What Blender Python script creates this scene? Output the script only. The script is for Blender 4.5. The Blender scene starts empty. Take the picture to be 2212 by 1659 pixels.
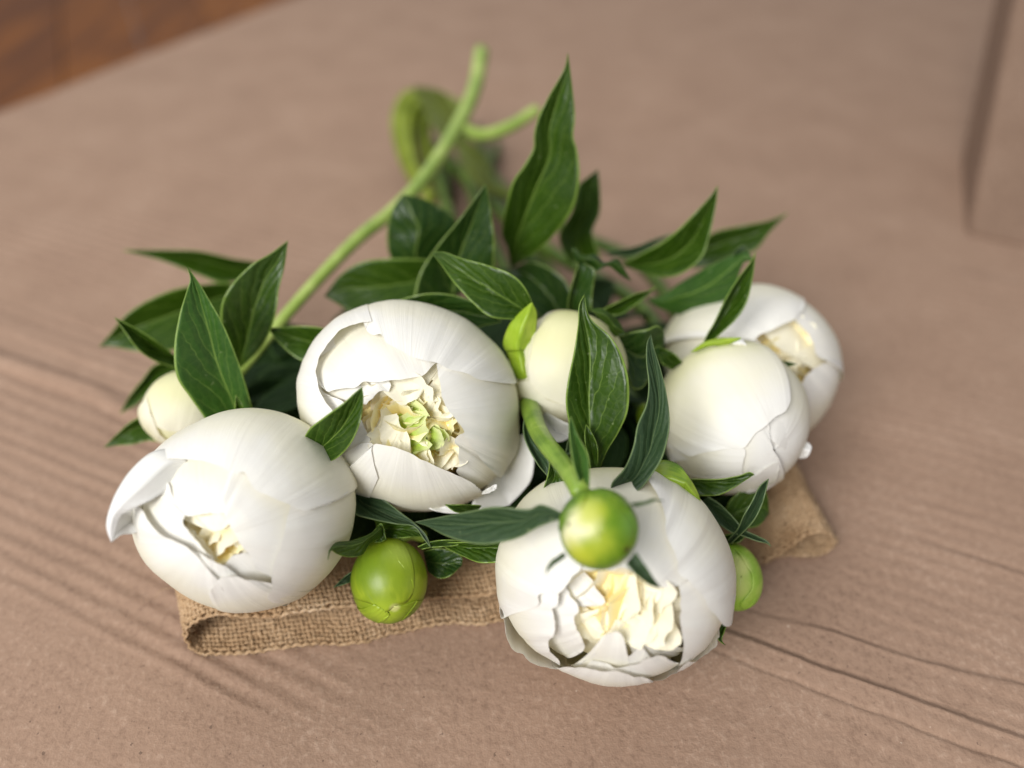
import bpy, math, random
import numpy as np

# ------------------------------------------------------------------ camera, world, lights, exposure
S = bpy.context.scene
COL = S.collection
CM = 0.01                                   # everything below is written in centimetres
PITCH = math.radians(40.0); CAMZ = 24.0; FOC = 1736.0; CX, CY = 1106.0, 829.5
cam_d = bpy.data.cameras.new('camera'); cam = bpy.data.objects.new('camera', cam_d); COL.objects.link(cam)
cam.location = (0, 0, CAMZ*CM); cam.rotation_euler = (math.pi/2 - PITCH, 0, 0)
cam_d.sensor_width = 36.0; cam_d.lens = 36.0*FOC/2212.0
cam_d.clip_start = 0.01; cam_d.clip_end = 50.0
cam_d.dof.use_dof = True; cam_d.dof.focus_distance = 24.2*CM; cam_d.dof.aperture_fstop = 3.4
S.camera = cam

W = bpy.data.worlds.new("World"); S.world = W; W.use_nodes = True
W.node_tree.nodes['Background'].inputs[0].default_value = (0.92, 0.95, 1.0, 1)
W.node_tree.nodes['Background'].inputs[1].default_value = 0.37

def area(name, loc, target, size, power, col):
    d = bpy.data.lights.new(name, 'AREA'); d.shape = 'RECTANGLE'; d.size, d.size_y = size[0]*CM, size[1]*CM
    d.energy = power; d.color = col
    o = bpy.data.objects.new(name, d); COL.objects.link(o); o.location = [c*CM for c in loc]
    v = np.array(target, float) - np.array(loc, float)
    from mathutils import Vector
    o.rotation_euler = Vector(v).to_track_quat('-Z', 'Y').to_euler()
    return o
area('window_light', (-45, 118, 130), (0, 30, 0), (125, 115), 9.0, (1.0, 0.985, 0.965))
area('doorway_light', (-85, -105, 125), (0, 35, 4), (100, 85), 47.0, (1.0, 0.985, 0.965))

S.view_settings.view_transform = 'Standard'; S.view_settings.look = 'None'
S.view_settings.exposure = 0.0; S.view_settings.gamma = 1.0
S.render.engine = 'CYCLES'
S.cycles.use_denoising = True
S.cycles.max_bounces = 14; S.cycles.diffuse_bounces = 10; S.cycles.transmission_bounces = 10
S.cycles.sample_clamp_indirect = 4.0

# ------------------------------------------------------------------ helpers
CAM = np.array([0, 0, CAMZ])
RT = np.array([1.0, 0, 0]); FW = np.array([0, math.cos(PITCH), -math.sin(PITCH)]); UP = np.array([0, math.sin(PITCH), math.cos(PITCH)])
CROP = {'1': (360, 1500, 1040/1725), '2': (1080, 1100, 1000/1885), '3': (1800, 1700, 1100/2028), '4': (2340, 950, 860/1359),
        '5': (1800, 1050, 800/1475), '6': (360, 850, 940/1733), '7': (1400, 100, 1000/1508), '8': (1100, 1600, 1100/2028),
        'B': (2700, 0, 1140/1455), 'D': (2600, 1600, 1240/1607), 'E': (2500, 1700, 700/1452), 'F': (2000, 600, 1000/2212),
        'G': (600, 2000, 1400/2212), '0': (0, 0, 1.736)}
def cv(c, pts):
    x0, y0, k = CROP[c]; a = np.array([(p[0], p[1]) for p in pts], float)
    return (a*k + [x0, y0])/1.736
def rays(p):
    p = np.atleast_2d(p)
    d = (p[:, :1]-CX)*RT - (p[:, 1:2]-CY)*UP + FOC*FW
    return d/np.linalg.norm(d, axis=1, keepdims=True)
def on_z(x, y, z=0.0):
    d = rays([(x, y)])[0]; return CAM + d*((z-CAMZ)/d[2])
def unit(v): return np.array(v, float)/np.linalg.norm(v)
def resample(P, n):
    """smooth (Catmull-Rom) resampling of a polyline to n points, even in arc length"""
    P = np.asarray(P, float)
    if len(P) == 2:
        t = np.linspace(0, 1, n)[:, None]; return P[0]*(1-t) + P[1]*t
    Q = np.vstack([2*P[0]-P[1], P, 2*P[-1]-P[-2]]); out = []
    for i in range(1, len(Q)-2):
        t = np.linspace(0, 1, 12, endpoint=False)[:, None]
        a, b, c, d = Q[i-1], Q[i], Q[i+1], Q[i+2]
        out.append(0.5*(2*b + (c-a)*t + (2*a-5*b+4*c-d)*t**2 + (3*b-a-3*c+d)*t**3))
    out = np.vstack(out + [P[-1][None]])
    L = np.r_[0, np.cumsum(np.linalg.norm(np.diff(out[:, :3] if out.shape[1] > 3 else out, axis=0), axis=1))]
    s = np.linspace(0, L[-1], n)
    return np.stack([np.interp(s, L, out[:, k]) for k in range(out.shape[1])], 1)
def noise1(x, seed):
    r = np.random.RandomState(seed); v = r.uniform(-1, 1, 512)
    x = np.asarray(x, float)+100; i = np.floor(x).astype(int); f = x-i; f = f*f*(3-2*f)
    return v[i % 512]*(1-f) + v[(i+1) % 512]*f
def noise2(x, y, seed):
    r = np.random.RandomState(seed); v = r.uniform(-1, 1, (256, 256))
    x = np.asarray(x, float)+500; y = np.asarray(y, float)+500
    i = np.floor(x).astype(int); j = np.floor(y).astype(int); f = x-i; g = y-j; f = f*f*(3-2*f); g = g*g*(3-2*g)
    a = v[i % 256, j % 256]*(1-f)+v[(i+1) % 256, j % 256]*f; b = v[i % 256, (j+1) % 256]*(1-f)+v[(i+1) % 256, (j+1) % 256]*f
    return a*(1-g)+b*g
def mesh_obj(name, verts, faces, mat, parent=None, uv=None, smooth=True, solid=0.0, sub=0):
    me = bpy.data.meshes.new(name); v = np.asarray(verts, float)*CM
    if parent is not None: v = v - np.array(parent['_org'])*CM
    me.from_pydata(v.tolist(), [], faces if isinstance(faces, list) else faces.tolist())
    if uv is not None:
        lay = me.uv_layers.new(name='UVMap'); idx = np.zeros(len(me.loops), dtype=np.int32); me.loops.foreach_get('vertex_index', idx)
        lay.data.foreach_set('uv', np.asarray(uv, float)[idx].ravel())
    if smooth: me.polygons.foreach_set('use_smooth', [True]*len(me.polygons))
    me.materials.append(mat); me.update()
    o = bpy.data.objects.new(name, me); COL.objects.link(o)
    if parent is not None: o.parent = parent
    if solid:
        m = o.modifiers.new('thickness', 'SOLIDIFY'); m.thickness = solid*CM; m.offset = 0
    return o
def grid_faces(nu, nv, wrap=False):
    i, j = np.meshgrid(np.arange(nu-1 + (1 if wrap else 0)), np.arange(nv-1), indexing='ij')
    i = i.ravel(); j = j.ravel(); i2 = (i+1) % nu
    return np.stack([i*nv+j, i2*nv+j, i2*nv+j+1, i*nv+j+1], 1)
def sheet(name, P, mat, parent, solid=0.0, vr=(0, 1)):
    """P: (nu, nv, 3) grid of points"""
    nu, nv = P.shape[:2]; U, V = np.meshgrid(np.linspace(0, 1, nu), np.linspace(vr[0], vr[1], nv), indexing='ij')
    return mesh_obj(name, P.reshape(-1, 3), grid_faces(nu, nv), mat, parent, np.stack([U.ravel(), V.ravel()], 1), True, solid)
def thing(name, org, label, cat, group=None):
    o = bpy.data.objects.new(name, None); COL.objects.link(o); o.empty_display_size = 0.01
    o.location = [c*CM for c in org]; o['_org'] = [float(c) for c in org]
    o['label'] = label; o['category'] = cat
    if group: o['group'] = group
    return o
def tube(name, pts, rad, mat, parent, sides=10, n=40, ribs=0.06):
    """pts in cm, rad list"""
    Q = resample(np.hstack([np.asarray(pts, float), np.interp(np.linspace(0, 1, len(pts)), np.linspace(0, 1, len(rad)), rad)[:, None]]), n)
    P, R = Q[:, :3], Q[:, 3]; T = np.gradient(P, axis=0); T /= np.linalg.norm(T, axis=1, keepdims=True)
    up = unit(np.cross(T[0], [0.3, 0.1, 1])); fr = []
    for t in T:
        up = unit(up - t*np.dot(up, t)); fr.append((up, np.cross(t, up)))
    a = np.linspace(0, 2*math.pi, sides, endpoint=False); V = np.zeros((sides, n, 3))
    for k in range(n):
        for s in range(sides):
            r = R[k]*(1+ribs*math.cos(3*a[s])); V[s, k] = P[k] + r*(math.cos(a[s])*fr[k][0]+math.sin(a[s])*fr[k][1])
    U, VV = np.meshgrid(np.linspace(0, 1, sides), np.linspace(0, 1, n), indexing='ij')
    vv = V.reshape(-1, 3); f = grid_faces(sides, n, True).tolist()
    f.append([s*n for s in range(sides)][::-1]); f.append([s*n+n-1 for s in range(sides)])
    return mesh_obj(name, vv, f, mat, parent, np.stack([U.ravel(), VV.ravel()], 1))

# ------------------------------------------------------------------ materials
class NT:
    def __init__(self, name):
        self.m = bpy.data.materials.new(name); self.m.use_nodes = True; self.t = self.m.node_tree; self.t.nodes.clear()
        self.out = self.t.nodes.new('ShaderNodeOutputMaterial')
    def n(self, typ, **kw):
        nd = self.t.nodes.new('ShaderNode'+typ)
        for k, v in kw.items():
            if k.startswith('_'): setattr(nd, k[1:], v)
            else:
                key = int(k[1:]) if k[0] == 'i' and k[1:].isdigit() else k.replace('__', ' ')
                if hasattr(v, 'is_output') or hasattr(v, 'links') and not isinstance(v, (tuple, list, float, int)): self.t.links.new(v, nd.inputs[key])
                else: nd.inputs[key].default_value = v
        return nd
    def math(self, op, a, b=0.0, c=0.0, clamp=False):
        nd = self.t.nodes.new('ShaderNodeMath'); nd.operation = op; nd.use_clamp = clamp
        for i, v in enumerate((a, b, c)):
            if isinstance(v, (int, float)): nd.inputs[i].default_value = v
            else: self.t.links.new(v, nd.inputs[i])
        return nd.outputs[0]
    def ramp(self, fac, stops, interp='EASE'):
        nd = self.t.nodes.new('ShaderNodeValToRGB'); r = nd.color_ramp; r.interpolation = interp
        while len(r.elements) < len(stops): r.elements.new(0.5)
        for e, (p, c) in zip(r.elements, stops): e.position = p; e.color = (*c, 1) if len(c) == 3 else c
        self.t.links.new(fac, nd.inputs[0]); return nd.outputs[0]
    def mix(self, fac, a, b, blend='MIX'):
        nd = self.t.nodes.new('ShaderNodeMix'); nd.data_type = 'RGBA'; nd.blend_type = blend
        for k, v in ((0, fac), (6, a), (7, b)):
            if isinstance(v, (int, float)): nd.inputs[k].default_value = v
            elif isinstance(v, tuple): nd.inputs[k].default_value = (*v, 1)
            else: self.t.links.new(v, nd.inputs[k])
        return nd.outputs[2]
    def noise(self, vec, scale, detail=4.0, rough=0.55, dist=0.0):
        nd = self.t.nodes.new('ShaderNodeTexNoise'); nd.inputs['Scale'].default_value = scale; nd.inputs['Detail'].default_value = detail
        nd.inputs['Roughness'].default_value = rough; nd.inputs['Distortion'].default_value = dist
        if vec is not None: self.t.links.new(vec, nd.inputs['Vector'])
        return nd.outputs[0]
    def link(self, a, b): self.t.links.new(a, b)
    def mapping(self, vec, scale):
        nd = self.t.nodes.new('ShaderNodeMapping'); nd.inputs['Scale'].default_value = scale; self.t.links.new(vec, nd.inputs[0]); return nd.outputs[0]
    def finish(self, col, rough, spec=0.5, trans=0.0, tcol=None, bump=None, bdist=0.001, bstr=1.0, sheen=0.0, coat=0.0):
        p = self.t.nodes.new('ShaderNodeBsdfPrincipled')
        def put(sock, v):
            if isinstance(v, (int, float)): sock.default_value = v
            elif isinstance(v, tuple): sock.default_value = (*v, 1)
            else: self.t.links.new(v, sock)
        put(p.inputs['Base Color'], col); put(p.inputs['Roughness'], rough); put(p.inputs['Specular IOR Level'], spec)
        put(p.inputs['Sheen Weight'], sheen); put(p.inputs['Coat Weight'], coat)
        if coat: p.inputs['Coat Roughness'].default_value = 0.25
        nrm = None
        if bump is not None:
            b = self.t.nodes.new('ShaderNodeBump'); b.inputs['Distance'].default_value = bdist; b.inputs['Strength'].default_value = bstr
            self.t.links.new(bump, b.inputs['Height']); nrm = b.outputs[0]; self.t.links.new(nrm, p.inputs['Normal'])
        sh = p.outputs[0]
        if trans:
            t = self.t.nodes.new('ShaderNodeBsdfTranslucent'); put(t.inputs[0], tcol if tcol is not None else col)
            if nrm is not None: self.t.links.new(nrm, t.inputs['Normal'])
            m = self.t.nodes.new('ShaderNodeMixShader'); m.inputs[0].default_value = trans
            self.t.links.new(sh, m.inputs[1]); self.t.links.new(t.outputs[0], m.inputs[2]); sh = m.outputs[0]
        self.t.links.new(sh, self.out.inputs[0]); return self.m

def petal_mat(name, stops, trans=0.18, veins=1.0):
    t = NT(name); tc = t.t.nodes.new('ShaderNodeTexCoord'); uv = tc.outputs['UV']; ob = tc.outputs['Object']
    sep = t.t.nodes.new('ShaderNodeSeparateXYZ'); t.link(uv, sep.inputs[0]); v = sep.outputs[1]
    n1 = t.noise(ob, 60.0, 3.0)
    vv = t.math('ADD', v, t.math('MULTIPLY', t.math('SUBTRACT', n1, 0.5), 0.28))
    col = t.ramp(vv, stops)
    streak = t.noise(t.mapping(uv, (34.0, 1.6, 1.0)), 1.0, 3.0, 0.6, 0.5)
    fine = t.noise(t.mapping(uv, (130.0, 5.0, 1.0)), 1.0, 2.0, 0.6, 0.3)
    col = t.mix(t.math('MULTIPLY', t.math('SUBTRACT', streak, 0.45, 0, True), 0.30), col, (0.70, 0.69, 0.64), 'MULTIPLY')
    h = t.math('ADD', t.math('MULTIPLY', streak, 0.42*veins), t.math('MULTIPLY', fine, 0.05*veins))
    h = t.math('ADD', h, t.math('MULTIPLY', t.noise(ob, 90.0, 2.0), 0.5))
    return t.finish(col, 0.5, 0.25, trans, col, h, 0.0010, 0.45, sheen=0.05)
PW = petal_mat('petal_white', [(0.0, (0.55, 0.62, 0.25)), (0.45, (0.82, 0.80, 0.50)), (0.74, (0.85, 0.82, 0.68)), (0.95, (0.85, 0.835, 0.79))])
PF = petal_mat('petal_white_loose', [(0.0, (0.86, 0.85, 0.80)), (1.0, (0.88, 0.87, 0.85))])
PC = petal_mat('petal_cream', [(0.0, (0.96, 0.68, 0.12)), (0.5, (0.96, 0.84, 0.44)), (0.9, (0.96, 0.92, 0.75))], 0.2)
PB = petal_mat('petal_bud_cream', [(0.0, (0.72, 0.76, 0.28)), (0.5, (0.84, 0.82, 0.50)), (1.0, (0.87, 0.84, 0.70))], 0.25)
PY = petal_mat('petal_yellow', [(0.0, (0.97, 0.55, 0.05)), (0.5, (0.97, 0.72, 0.16)), (0.85, (0.97, 0.84, 0.38)), (1.0, (0.97, 0.90, 0.58))], 0.22, 0.6)
PG = petal_mat('petal_green', [(0.0, (0.35, 0.50, 0.04)), (0.6, (0.50, 0.68, 0.10)), (1.0, (0.78, 0.84, 0.45))], 0.3, 0.6)

def leaf_mat(name, c_dark, c_light, c_vein, rough=0.35, spec=0.42, nveins=5.0):
    t = NT(name); tc = t.t.nodes.new('ShaderNodeTexCoord'); uv = tc.outputs['UV']; ob = tc.outputs['Object']
    nz = t.noise(t.mapping(uv, (3.0, 6.0, 1.0)), 1.0, 2.0); nz2 = t.math('SUBTRACT', nz, 0.5)
    sep = t.t.nodes.new('ShaderNodeSeparateXYZ'); t.link(uv, sep.inputs[0])
    a = t.math('SUBTRACT', t.math('MULTIPLY', sep.outputs[0], 2.0), 1.0); au = t.math('ABSOLUTE', a); v = sep.outputs[1]
    # side veins: leave the midrib and curve towards the tip
    side = t.math('MULTIPLY', t.math('GREATER_THAN', a, 0.0), 0.43)
    ph = t.math('SUBTRACT', t.math('MULTIPLY', v, nveins), t.math('MULTIPLY', t.math('POWER', au, 0.8), 2.4))
    ph = t.math('ADD', ph, t.math('ADD', side, t.math('MULTIPLY', nz2, 1.1)))
    pp = t.math('PINGPONG', ph, 0.5)
    sv = t.math('SUBTRACT', 1.0, t.math('DIVIDE', pp, 0.038), 0, True)
    sv = t.math('MULTIPLY', sv, t.math('SUBTRACT', 1.15, au, 0, True))
    mid = t.math('SUBTRACT', 1.0, t.math('DIVIDE', au, 0.035), 0, True)
    edge = t.math('MULTIPLY', t.math('SUBTRACT', au, 0.935, 0, True), 26.0, 0, True)
    vor = t.t.nodes.new('ShaderNodeTexVoronoi'); vor.feature = 'DISTANCE_TO_EDGE'; vor.inputs['Scale'].default_value = 340.0; t.link(ob, vor.inputs[0])
    net = t.math('SUBTRACT', 1.0, t.math('DIVIDE', vor.outputs[0], 0.10), 0, True)
    big = t.noise(ob, 45.0, 3.0); col = t.mix(t.math('MULTIPLY', t.math('SUBTRACT', big, 0.25), 1.5, 0, True), c_dark, c_light)
    col = t.mix(t.math('MULTIPLY', net, 0.07), col, c_vein)
    col = t.mix(t.math('MULTIPLY', sv, 0.68), col, c_vein)
    col = t.mix(t.math('MULTIPLY', t.math('MAXIMUM', mid, t.math('MULTIPLY', edge, 0.95)), 0.85), col, c_vein)
    spots = t.noise(ob, 420.0, 1.0); sp = t.math('GREATER_THAN', spots, 0.765)
    col = t.mix(t.math('MULTIPLY', sp, 0.35), col, (0.35, 0.42, 0.2))
    br = t.math('GREATER_THAN', t.noise(ob, 90.0, 2.0), 0.765); col = t.mix(t.math('MULTIPLY', br, 0.6), col, (0.03, 0.02, 0.01))
    h = t.math('SUBTRACT', t.math('MULTIPLY', pp, 0.9), t.math('MULTIPLY', mid, 0.35))
    h = t.math('ADD', h, t.math('MULTIPLY', vor.outputs[0], 0.25)); h = t.math('ADD', h, t.math('MULTIPLY', t.noise(ob, 160.0, 3.0), 0.35))
    rr = t.math('ADD', rough, t.math('MULTIPLY', t.math('SUBTRACT', t.noise(ob, 120.0, 3.0), 0.5), 0.25))
    return t.finish(col, rr, spec, 0.24, t.mix(0.6, col, (0.24, 0.42, 0.02)), h, 0.0010, 0.5)
LD = leaf_mat('leaf_dark', (0.011, 0.036, 0.004), (0.024, 0.070, 0.007), (0.24, 0.34, 0.07))
LM = leaf_mat('leaf_mid', (0.018, 0.050, 0.002), (0.050, 0.112, 0.004), (0.27, 0.40, 0.07))
LL = leaf_mat('leaf_light', (0.028, 0.085, 0.010), (0.048, 0.135, 0.014), (0.30, 0.44, 0.09), 0.45)
LS = leaf_mat('leaf_shaded', (0.008, 0.024, 0.004), (0.014, 0.042, 0.006), (0.05, 0.10, 0.02), 0.62, 0.2)  # darker, duller leaf copy: shade inside the bunch is put into its colour
LG = leaf_mat('leaf_grey', (0.030, 0.062, 0.026), (0.048, 0.090, 0.036), (0.20, 0.28, 0.11), 0.42)

def green_mat(name, c0, c1, c2, rough=0.3, spec=0.5, scale=(18, 3, 1), marks=True):
    t = NT(name); tc = t.t.nodes.new('ShaderNodeTexCoord'); uv = tc.outputs['UV']; ob = tc.outputs['Object']
    st = t.noise(t.mapping(uv, scale), 1.0, 3.0, 0.6, 0.4); bl = t.noise(ob, 75.0, 3.0)
    f = t.math('ADD', t.math('MULTIPLY', st, 0.35), t.math('MULTIPLY', bl, 0.65))
    col = t.ramp(f, [(0.36, c0), (0.5, c1), (0.64, c2)])
    fine = t.noise(ob, 900.0, 2.0); col = t.mix(t.math('MULTIPLY', t.math('SUBTRACT', fine, 0.5, 0, True), 0.8), col, c2)
    if marks:
        mk = t.math('GREATER_THAN', t.noise(ob, 210.0, 2.0), 0.73); col = t.mix(t.math('MULTIPLY', mk, 0.45), col, (0.10, 0.05, 0.015))
    return t.finish(col, rough, spec, 0.0, None, t.math('ADD', t.math('MULTIPLY', st, 0.5), t.math('MULTIPLY', fine, 0.12)), 0.0007, 0.5)
BG = green_mat('bud_green', (0.085, 0.17, 0.006), (0.15, 0.25, 0.008), (0.24, 0.33, 0.015), 0.34, 0.45)
SG = green_mat('sepal_green', (0.18, 0.30, 0.015), (0.27, 0.40, 0.02), (0.37, 0.48, 0.05), 0.45, 0.4)
SO = green_mat('sepal_olive', (0.10, 0.20, 0.012), (0.20, 0.30, 0.02), (0.33, 0.40, 0.05), 0.4, 0.4)
ST = green_mat('stem_green', (0.10, 0.19, 0.018), (0.18, 0.29, 0.03), (0.30, 0.42, 0.07), 0.38, 0.45, (5, 2, 1), False)
SP = green_mat('stem_pale', (0.20, 0.31, 0.045), (0.29, 0.40, 0.075), (0.42, 0.52, 0.14), 0.35, 0.45, (5, 2, 1), False)

def card_mat(k=1.0):
    t = NT('cardboard'); tc = t.t.nodes.new('ShaderNodeTexCoord'); ob = tc.outputs['Object']
    a = t.noise(ob, 22.0, 5.0, 0.6); b = t.noise(ob, 430.0, 5.0, 0.62); fib = t.noise(t.mapping(ob, (700, 160, 1)), 1.0, 3.0, 0.6, 1.5)
    f = t.math('ADD', t.math('MULTIPLY', a, 0.30), t.math('ADD', t.math('MULTIPLY', b, 0.50), t.math('MULTIPLY', fib, 0.2)))
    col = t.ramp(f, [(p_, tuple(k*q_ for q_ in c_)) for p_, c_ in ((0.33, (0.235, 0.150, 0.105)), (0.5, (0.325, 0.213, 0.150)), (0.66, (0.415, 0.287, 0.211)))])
    sp = t.math('GREATER_THAN', t.noise(ob, 480.0, 2.0, 0.5), 0.735); col = t.mix(t.math('MULTIPLY', sp, 0.55), col, (0.07, 0.045, 0.035))
    lp = t.math('GREATER_THAN', t.noise(t.mapping(ob, (420, 640, 1)), 1.0, 1.0), 0.80); col = t.mix(t.math('MULTIPLY', lp, 0.6), col, (0.62, 0.50, 0.40))
    h = t.math('ADD', t.math('MULTIPLY', b, 0.7), t.math('MULTIPLY', t.noise(ob, 900.0, 4.0, 0.7), 0.35))
    return t.finish(col, 0.85, 0.2, 0.0, None, h, 0.0015, 0.5)
CARD = card_mat()
def wood_mat():
    t = NT('wood'); tc = t.t.nodes.new('ShaderNodeTexCoord'); ob = tc.outputs['Object']
    info = t.t.nodes.new('ShaderNodeObjectInfo')
    g = t.noise(t.mapping(ob, (30, 2.0, 30)), 1.0, 5.0, 0.6, 1.5)
    f = t.math('ADD', g, t.math('MULTIPLY', t.math('SUBTRACT', info.outputs['Random'], 0.5), 0.25))
    col = t.ramp(f, [(0.3, (0.10, 0.028, 0.002)), (0.5, (0.20, 0.062, 0.004)), (0.72, (0.30, 0.105, 0.008))])
    return t.finish(col, 0.5, 0.3, 0.0, None, g, 0.001, 0.3)
WOOD = wood_mat()
def jute_mat():
    t = NT('jute'); tc = t.t.nodes.new('ShaderNodeTexCoord'); ob = tc.outputs['Object']
    a = t.noise(ob, 60.0, 3.0); b = t.noise(ob, 1500.0, 3.0, 0.7)
    col = t.ramp(t.math('ADD', t.math('MULTIPLY', a, 0.4), t.math('MULTIPLY', b, 0.6)), [(0.34, (0.30, 0.175, 0.085)), (0.52, (0.51, 0.345, 0.200)), (0.68, (0.74, 0.58, 0.41))])
    return t.finish(col, 0.8, 0.2, 0.0, None, b, 0.0006, 0.8)
JUTE = jute_mat()
PAPER = NT('white_paper').finish((0.62, 0.66, 0.75), 0.6, 0.3)

# ------------------------------------------------------------------ the cardboard the flowers lie on
EP = np.array([-math.sin(math.radians(64.8)), math.cos(math.radians(64.8)), 0]); EQ = np.array([-EP[1]*-1, -EP[0], 0])
EQ = np.array([EP[1], -EP[0], 0])
def pq(c, x, y):
    (a,) = cv(c, [(x, y)]); P = on_z(a[0], a[1]); return float(P@EP), float(P@EQ)
def fast_mesh(name, V, F, mat, parent=None, smooth=True):
    me = bpy.data.meshes.new(name); V = np.asarray(V, np.float64)*CM
    if parent is not None: V = V - np.array(parent['_org'])*CM
    nf, k = F.shape
    me.vertices.add(len(V)); me.vertices.foreach_set('co', V.ravel())
    me.loops.add(nf*k); me.loops.foreach_set('vertex_index', F.astype(np.int32).ravel())
    me.polygons.add(nf); me.polygons.foreach_set('loop_start', np.arange(0, nf*k, k, dtype=np.int32)); me.polygons.foreach_set('loop_total', np.full(nf, k, dtype=np.int32))
    if smooth: me.polygons.foreach_set('use_smooth', np.ones(nf, bool))
    me.materials.append(mat); me.update(calc_edges=True); me.validate()
    o = bpy.data.objects.new(name, me); COL.objects.link(o)
    if parent is not None: o.parent = parent
    return o
def cardboard():
    qs = np.concatenate([np.arange(-12, 8, 0.3), np.arange(8, 46, 0.075), np.arange(46, 70, 0.18), np.linspace(70, 190, 60)])
    e0 = pq('0', 0, 240); e1 = pq('0', 600, 8)
    pe = e0[0] + (qs-e0[1])*(e1[0]-e0[0])/(e1[1]-e0[1]) + 0.15*noise1(qs*0.3, 5)
    t = np.linspace(0, 1, 330); p_near = -60 + 105*t
    P = np.zeros((len(t), len(qs))); Q = np.zeros_like(P)
    for j, q in enumerate(qs):
        lo, hi = -150.0, pe[j]
        # finer in the middle, where the picture looks
        tt = t + 0.42*np.sin(2*math.pi*t)/(2*math.pi)*-1
        P[:, j] = lo + (hi-lo)*(t**0.55); Q[:, j] = q
    wob = 0.12*noise2(P*0.12, Q*0.2, 3) + 0.05*noise2(P*0.5, Q*0.5, 4)
    Qw = Q + wob
    sm = lambda x: np.clip(x, 0, 1)**2*(3-2*np.clip(x, 0, 1))
    amp = 0.036*np.clip(0.75 + 0.6*noise2(P*0.05, Q*0.12, 7), 0.35, 1.2)*1.1*np.maximum(sm((P-8.5)/7), 0.05) + 0.014*sm((-2-P)/3)
    H = amp*(0.75+0.4*noise2(P*0.35, Q*1.5, 31))*np.sin(2*math.pi*Qw/0.72 + 0.6*noise1(Qw*0.8, 2) + 0.3*noise2(P*0.15, Q*0.5, 32))
    H += 0.022*noise2(P*0.12, Q*0.30, 11) + 0.012*noise2(P*0.6, Q*0.9, 12) + 0.010*noise2(P*1.9, Q*3.0, 13) + 0.006*noise2(P*4.0, Q*5.0, 14)
    H += 0.024*noise2(P*1.5, Q*0.9, 15)*sm((-3-P)/4)
    H += 0.007*np.sin(2*math.pi*Qw/0.38)*sm((-5-P)/5)*np.clip(noise2(P*0.1, Q*0.15, 9)+0.4, 0, 1)
    def crease(pts, a, w, ridge, p_lo=-200, p_hi=200, seed=1, face=1):
        a0 = np.array([pq(*x) for x in pts]); o = np.argsort(a0[:, 0]); a0 = a0[o]
        sl = (a0[-1, 1]-a0[0, 1])/(a0[-1, 0]-a0[0, 0])
        qc = np.interp(P, a0[:, 0], a0[:, 1]); 
        qc = np.where(P < a0[0, 0], a0[0, 1] + (P-a0[0, 0])*sl*0.3, qc); qc = np.where(P > a0[-1, 0], a0[-1, 1], qc)
        qc = qc + 0.05*noise1(P*0.7, seed)
        f = np.clip((P-p_lo)/4, 0, 1)*np.clip((p_hi-P)/4, 0, 1)*(0.8+0.35*noise1(P*0.35, seed+9))
        d = (Q-qc)*-face
        # the far side stands higher and drops towards the viewer in a short face with a thin groove at its foot
        f = f*(1+0.25*noise1(P*1.3, seed+3)); r = np.clip(d/w+0.5, 0, 1)
        if face == -1:
            return f*(a*np.exp(-(d/w)**2) - ridge*np.exp(-((d+1.35*w)/(0.32*w))**2))
        return f*(a*r*np.exp(-np.maximum(d, 0)/2.6) + 0.22*a*np.exp(-((d-0.5*w)/(0.22*w))**2) - ridge*np.exp(-((d+0.5*w)/0.08)**2))
    H += crease([('D', 90, 1095), ('D', 600, 1300), ('D', 1100, 1490), ('D', 1540, 1650)], 0.030, 0.12, 0.11, p_hi=1, seed=21)
    H += crease([('D', 180, 1000), ('D', 500, 1125), ('D', 900, 1280), ('D', 1250, 1395), ('D', 1590, 1520)], 0.20, 0.30, 0.05, p_hi=3, seed=22)
    H += crease([('D', 230, 885), ('D', 700, 1005), ('D', 1100, 1135), ('D', 1590, 1255)], 0.13, 0.24, 0.03, p_hi=1, seed=23)
    H += crease([('D', 680, 415), ('D', 1000, 515), ('D', 1590, 710)], 0.14, 0.34, 0.03, p_hi=-4, seed=24)
    H += crease([('D', 600, 760), ('D', 1100, 850), ('D', 1590, 930)], 0.04, 0.22, 0.01, p_hi=-5, seed=28)
    H += crease([('D', 700, 300), ('D', 1590, 470)], 0.03, 0.3, 0.01, p_hi=-4, seed=27)
    H += crease([('B', 900, 1230), ('B', 1150, 1290), ('B', 1400, 1350)], 0.12, 0.6, 0.02, p_hi=-4, seed=25)
    H += crease([('0', 0, 778), ('6', 0, 1150), ('6', 240, 1280)], 0.36, 0.40, 0.14, p_lo=4, seed=26, face=-1)
    H += crease([('6', 0, 900), ('6', 200, 990)], 0.12, 0.7, 0.03, p_lo=4, seed=29, face=-1)
    V = P[..., None]*EP + Q[..., None]*EQ; V[..., 2] = H - 0.03
    nu, nv = P.shape
    F = grid_faces(nu, nv)[:, ::-1]
    # a real sheet: a lower face closes it at the edge
    Vt = V.reshape(-1, 3); rim = np.arange(nv) + (nu-1)*nv
    low = Vt[rim] + [0, 0, -0.35]; k0 = len(Vt); Vall = np.vstack([Vt, low])
    a = rim[:-1]; b = rim[1:]; c = k0+np.arange(nv-1)
    F = np.vstack([F, np.stack([a, b, c+1, c], 1)])
    o = fast_mesh('cardboard_ground', Vall, F, CARD)
    o['kind'] = 'structure'; o['label'] = 'creased brown cardboard sheet under the whole bouquet'
    return o
cardboard()

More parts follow.
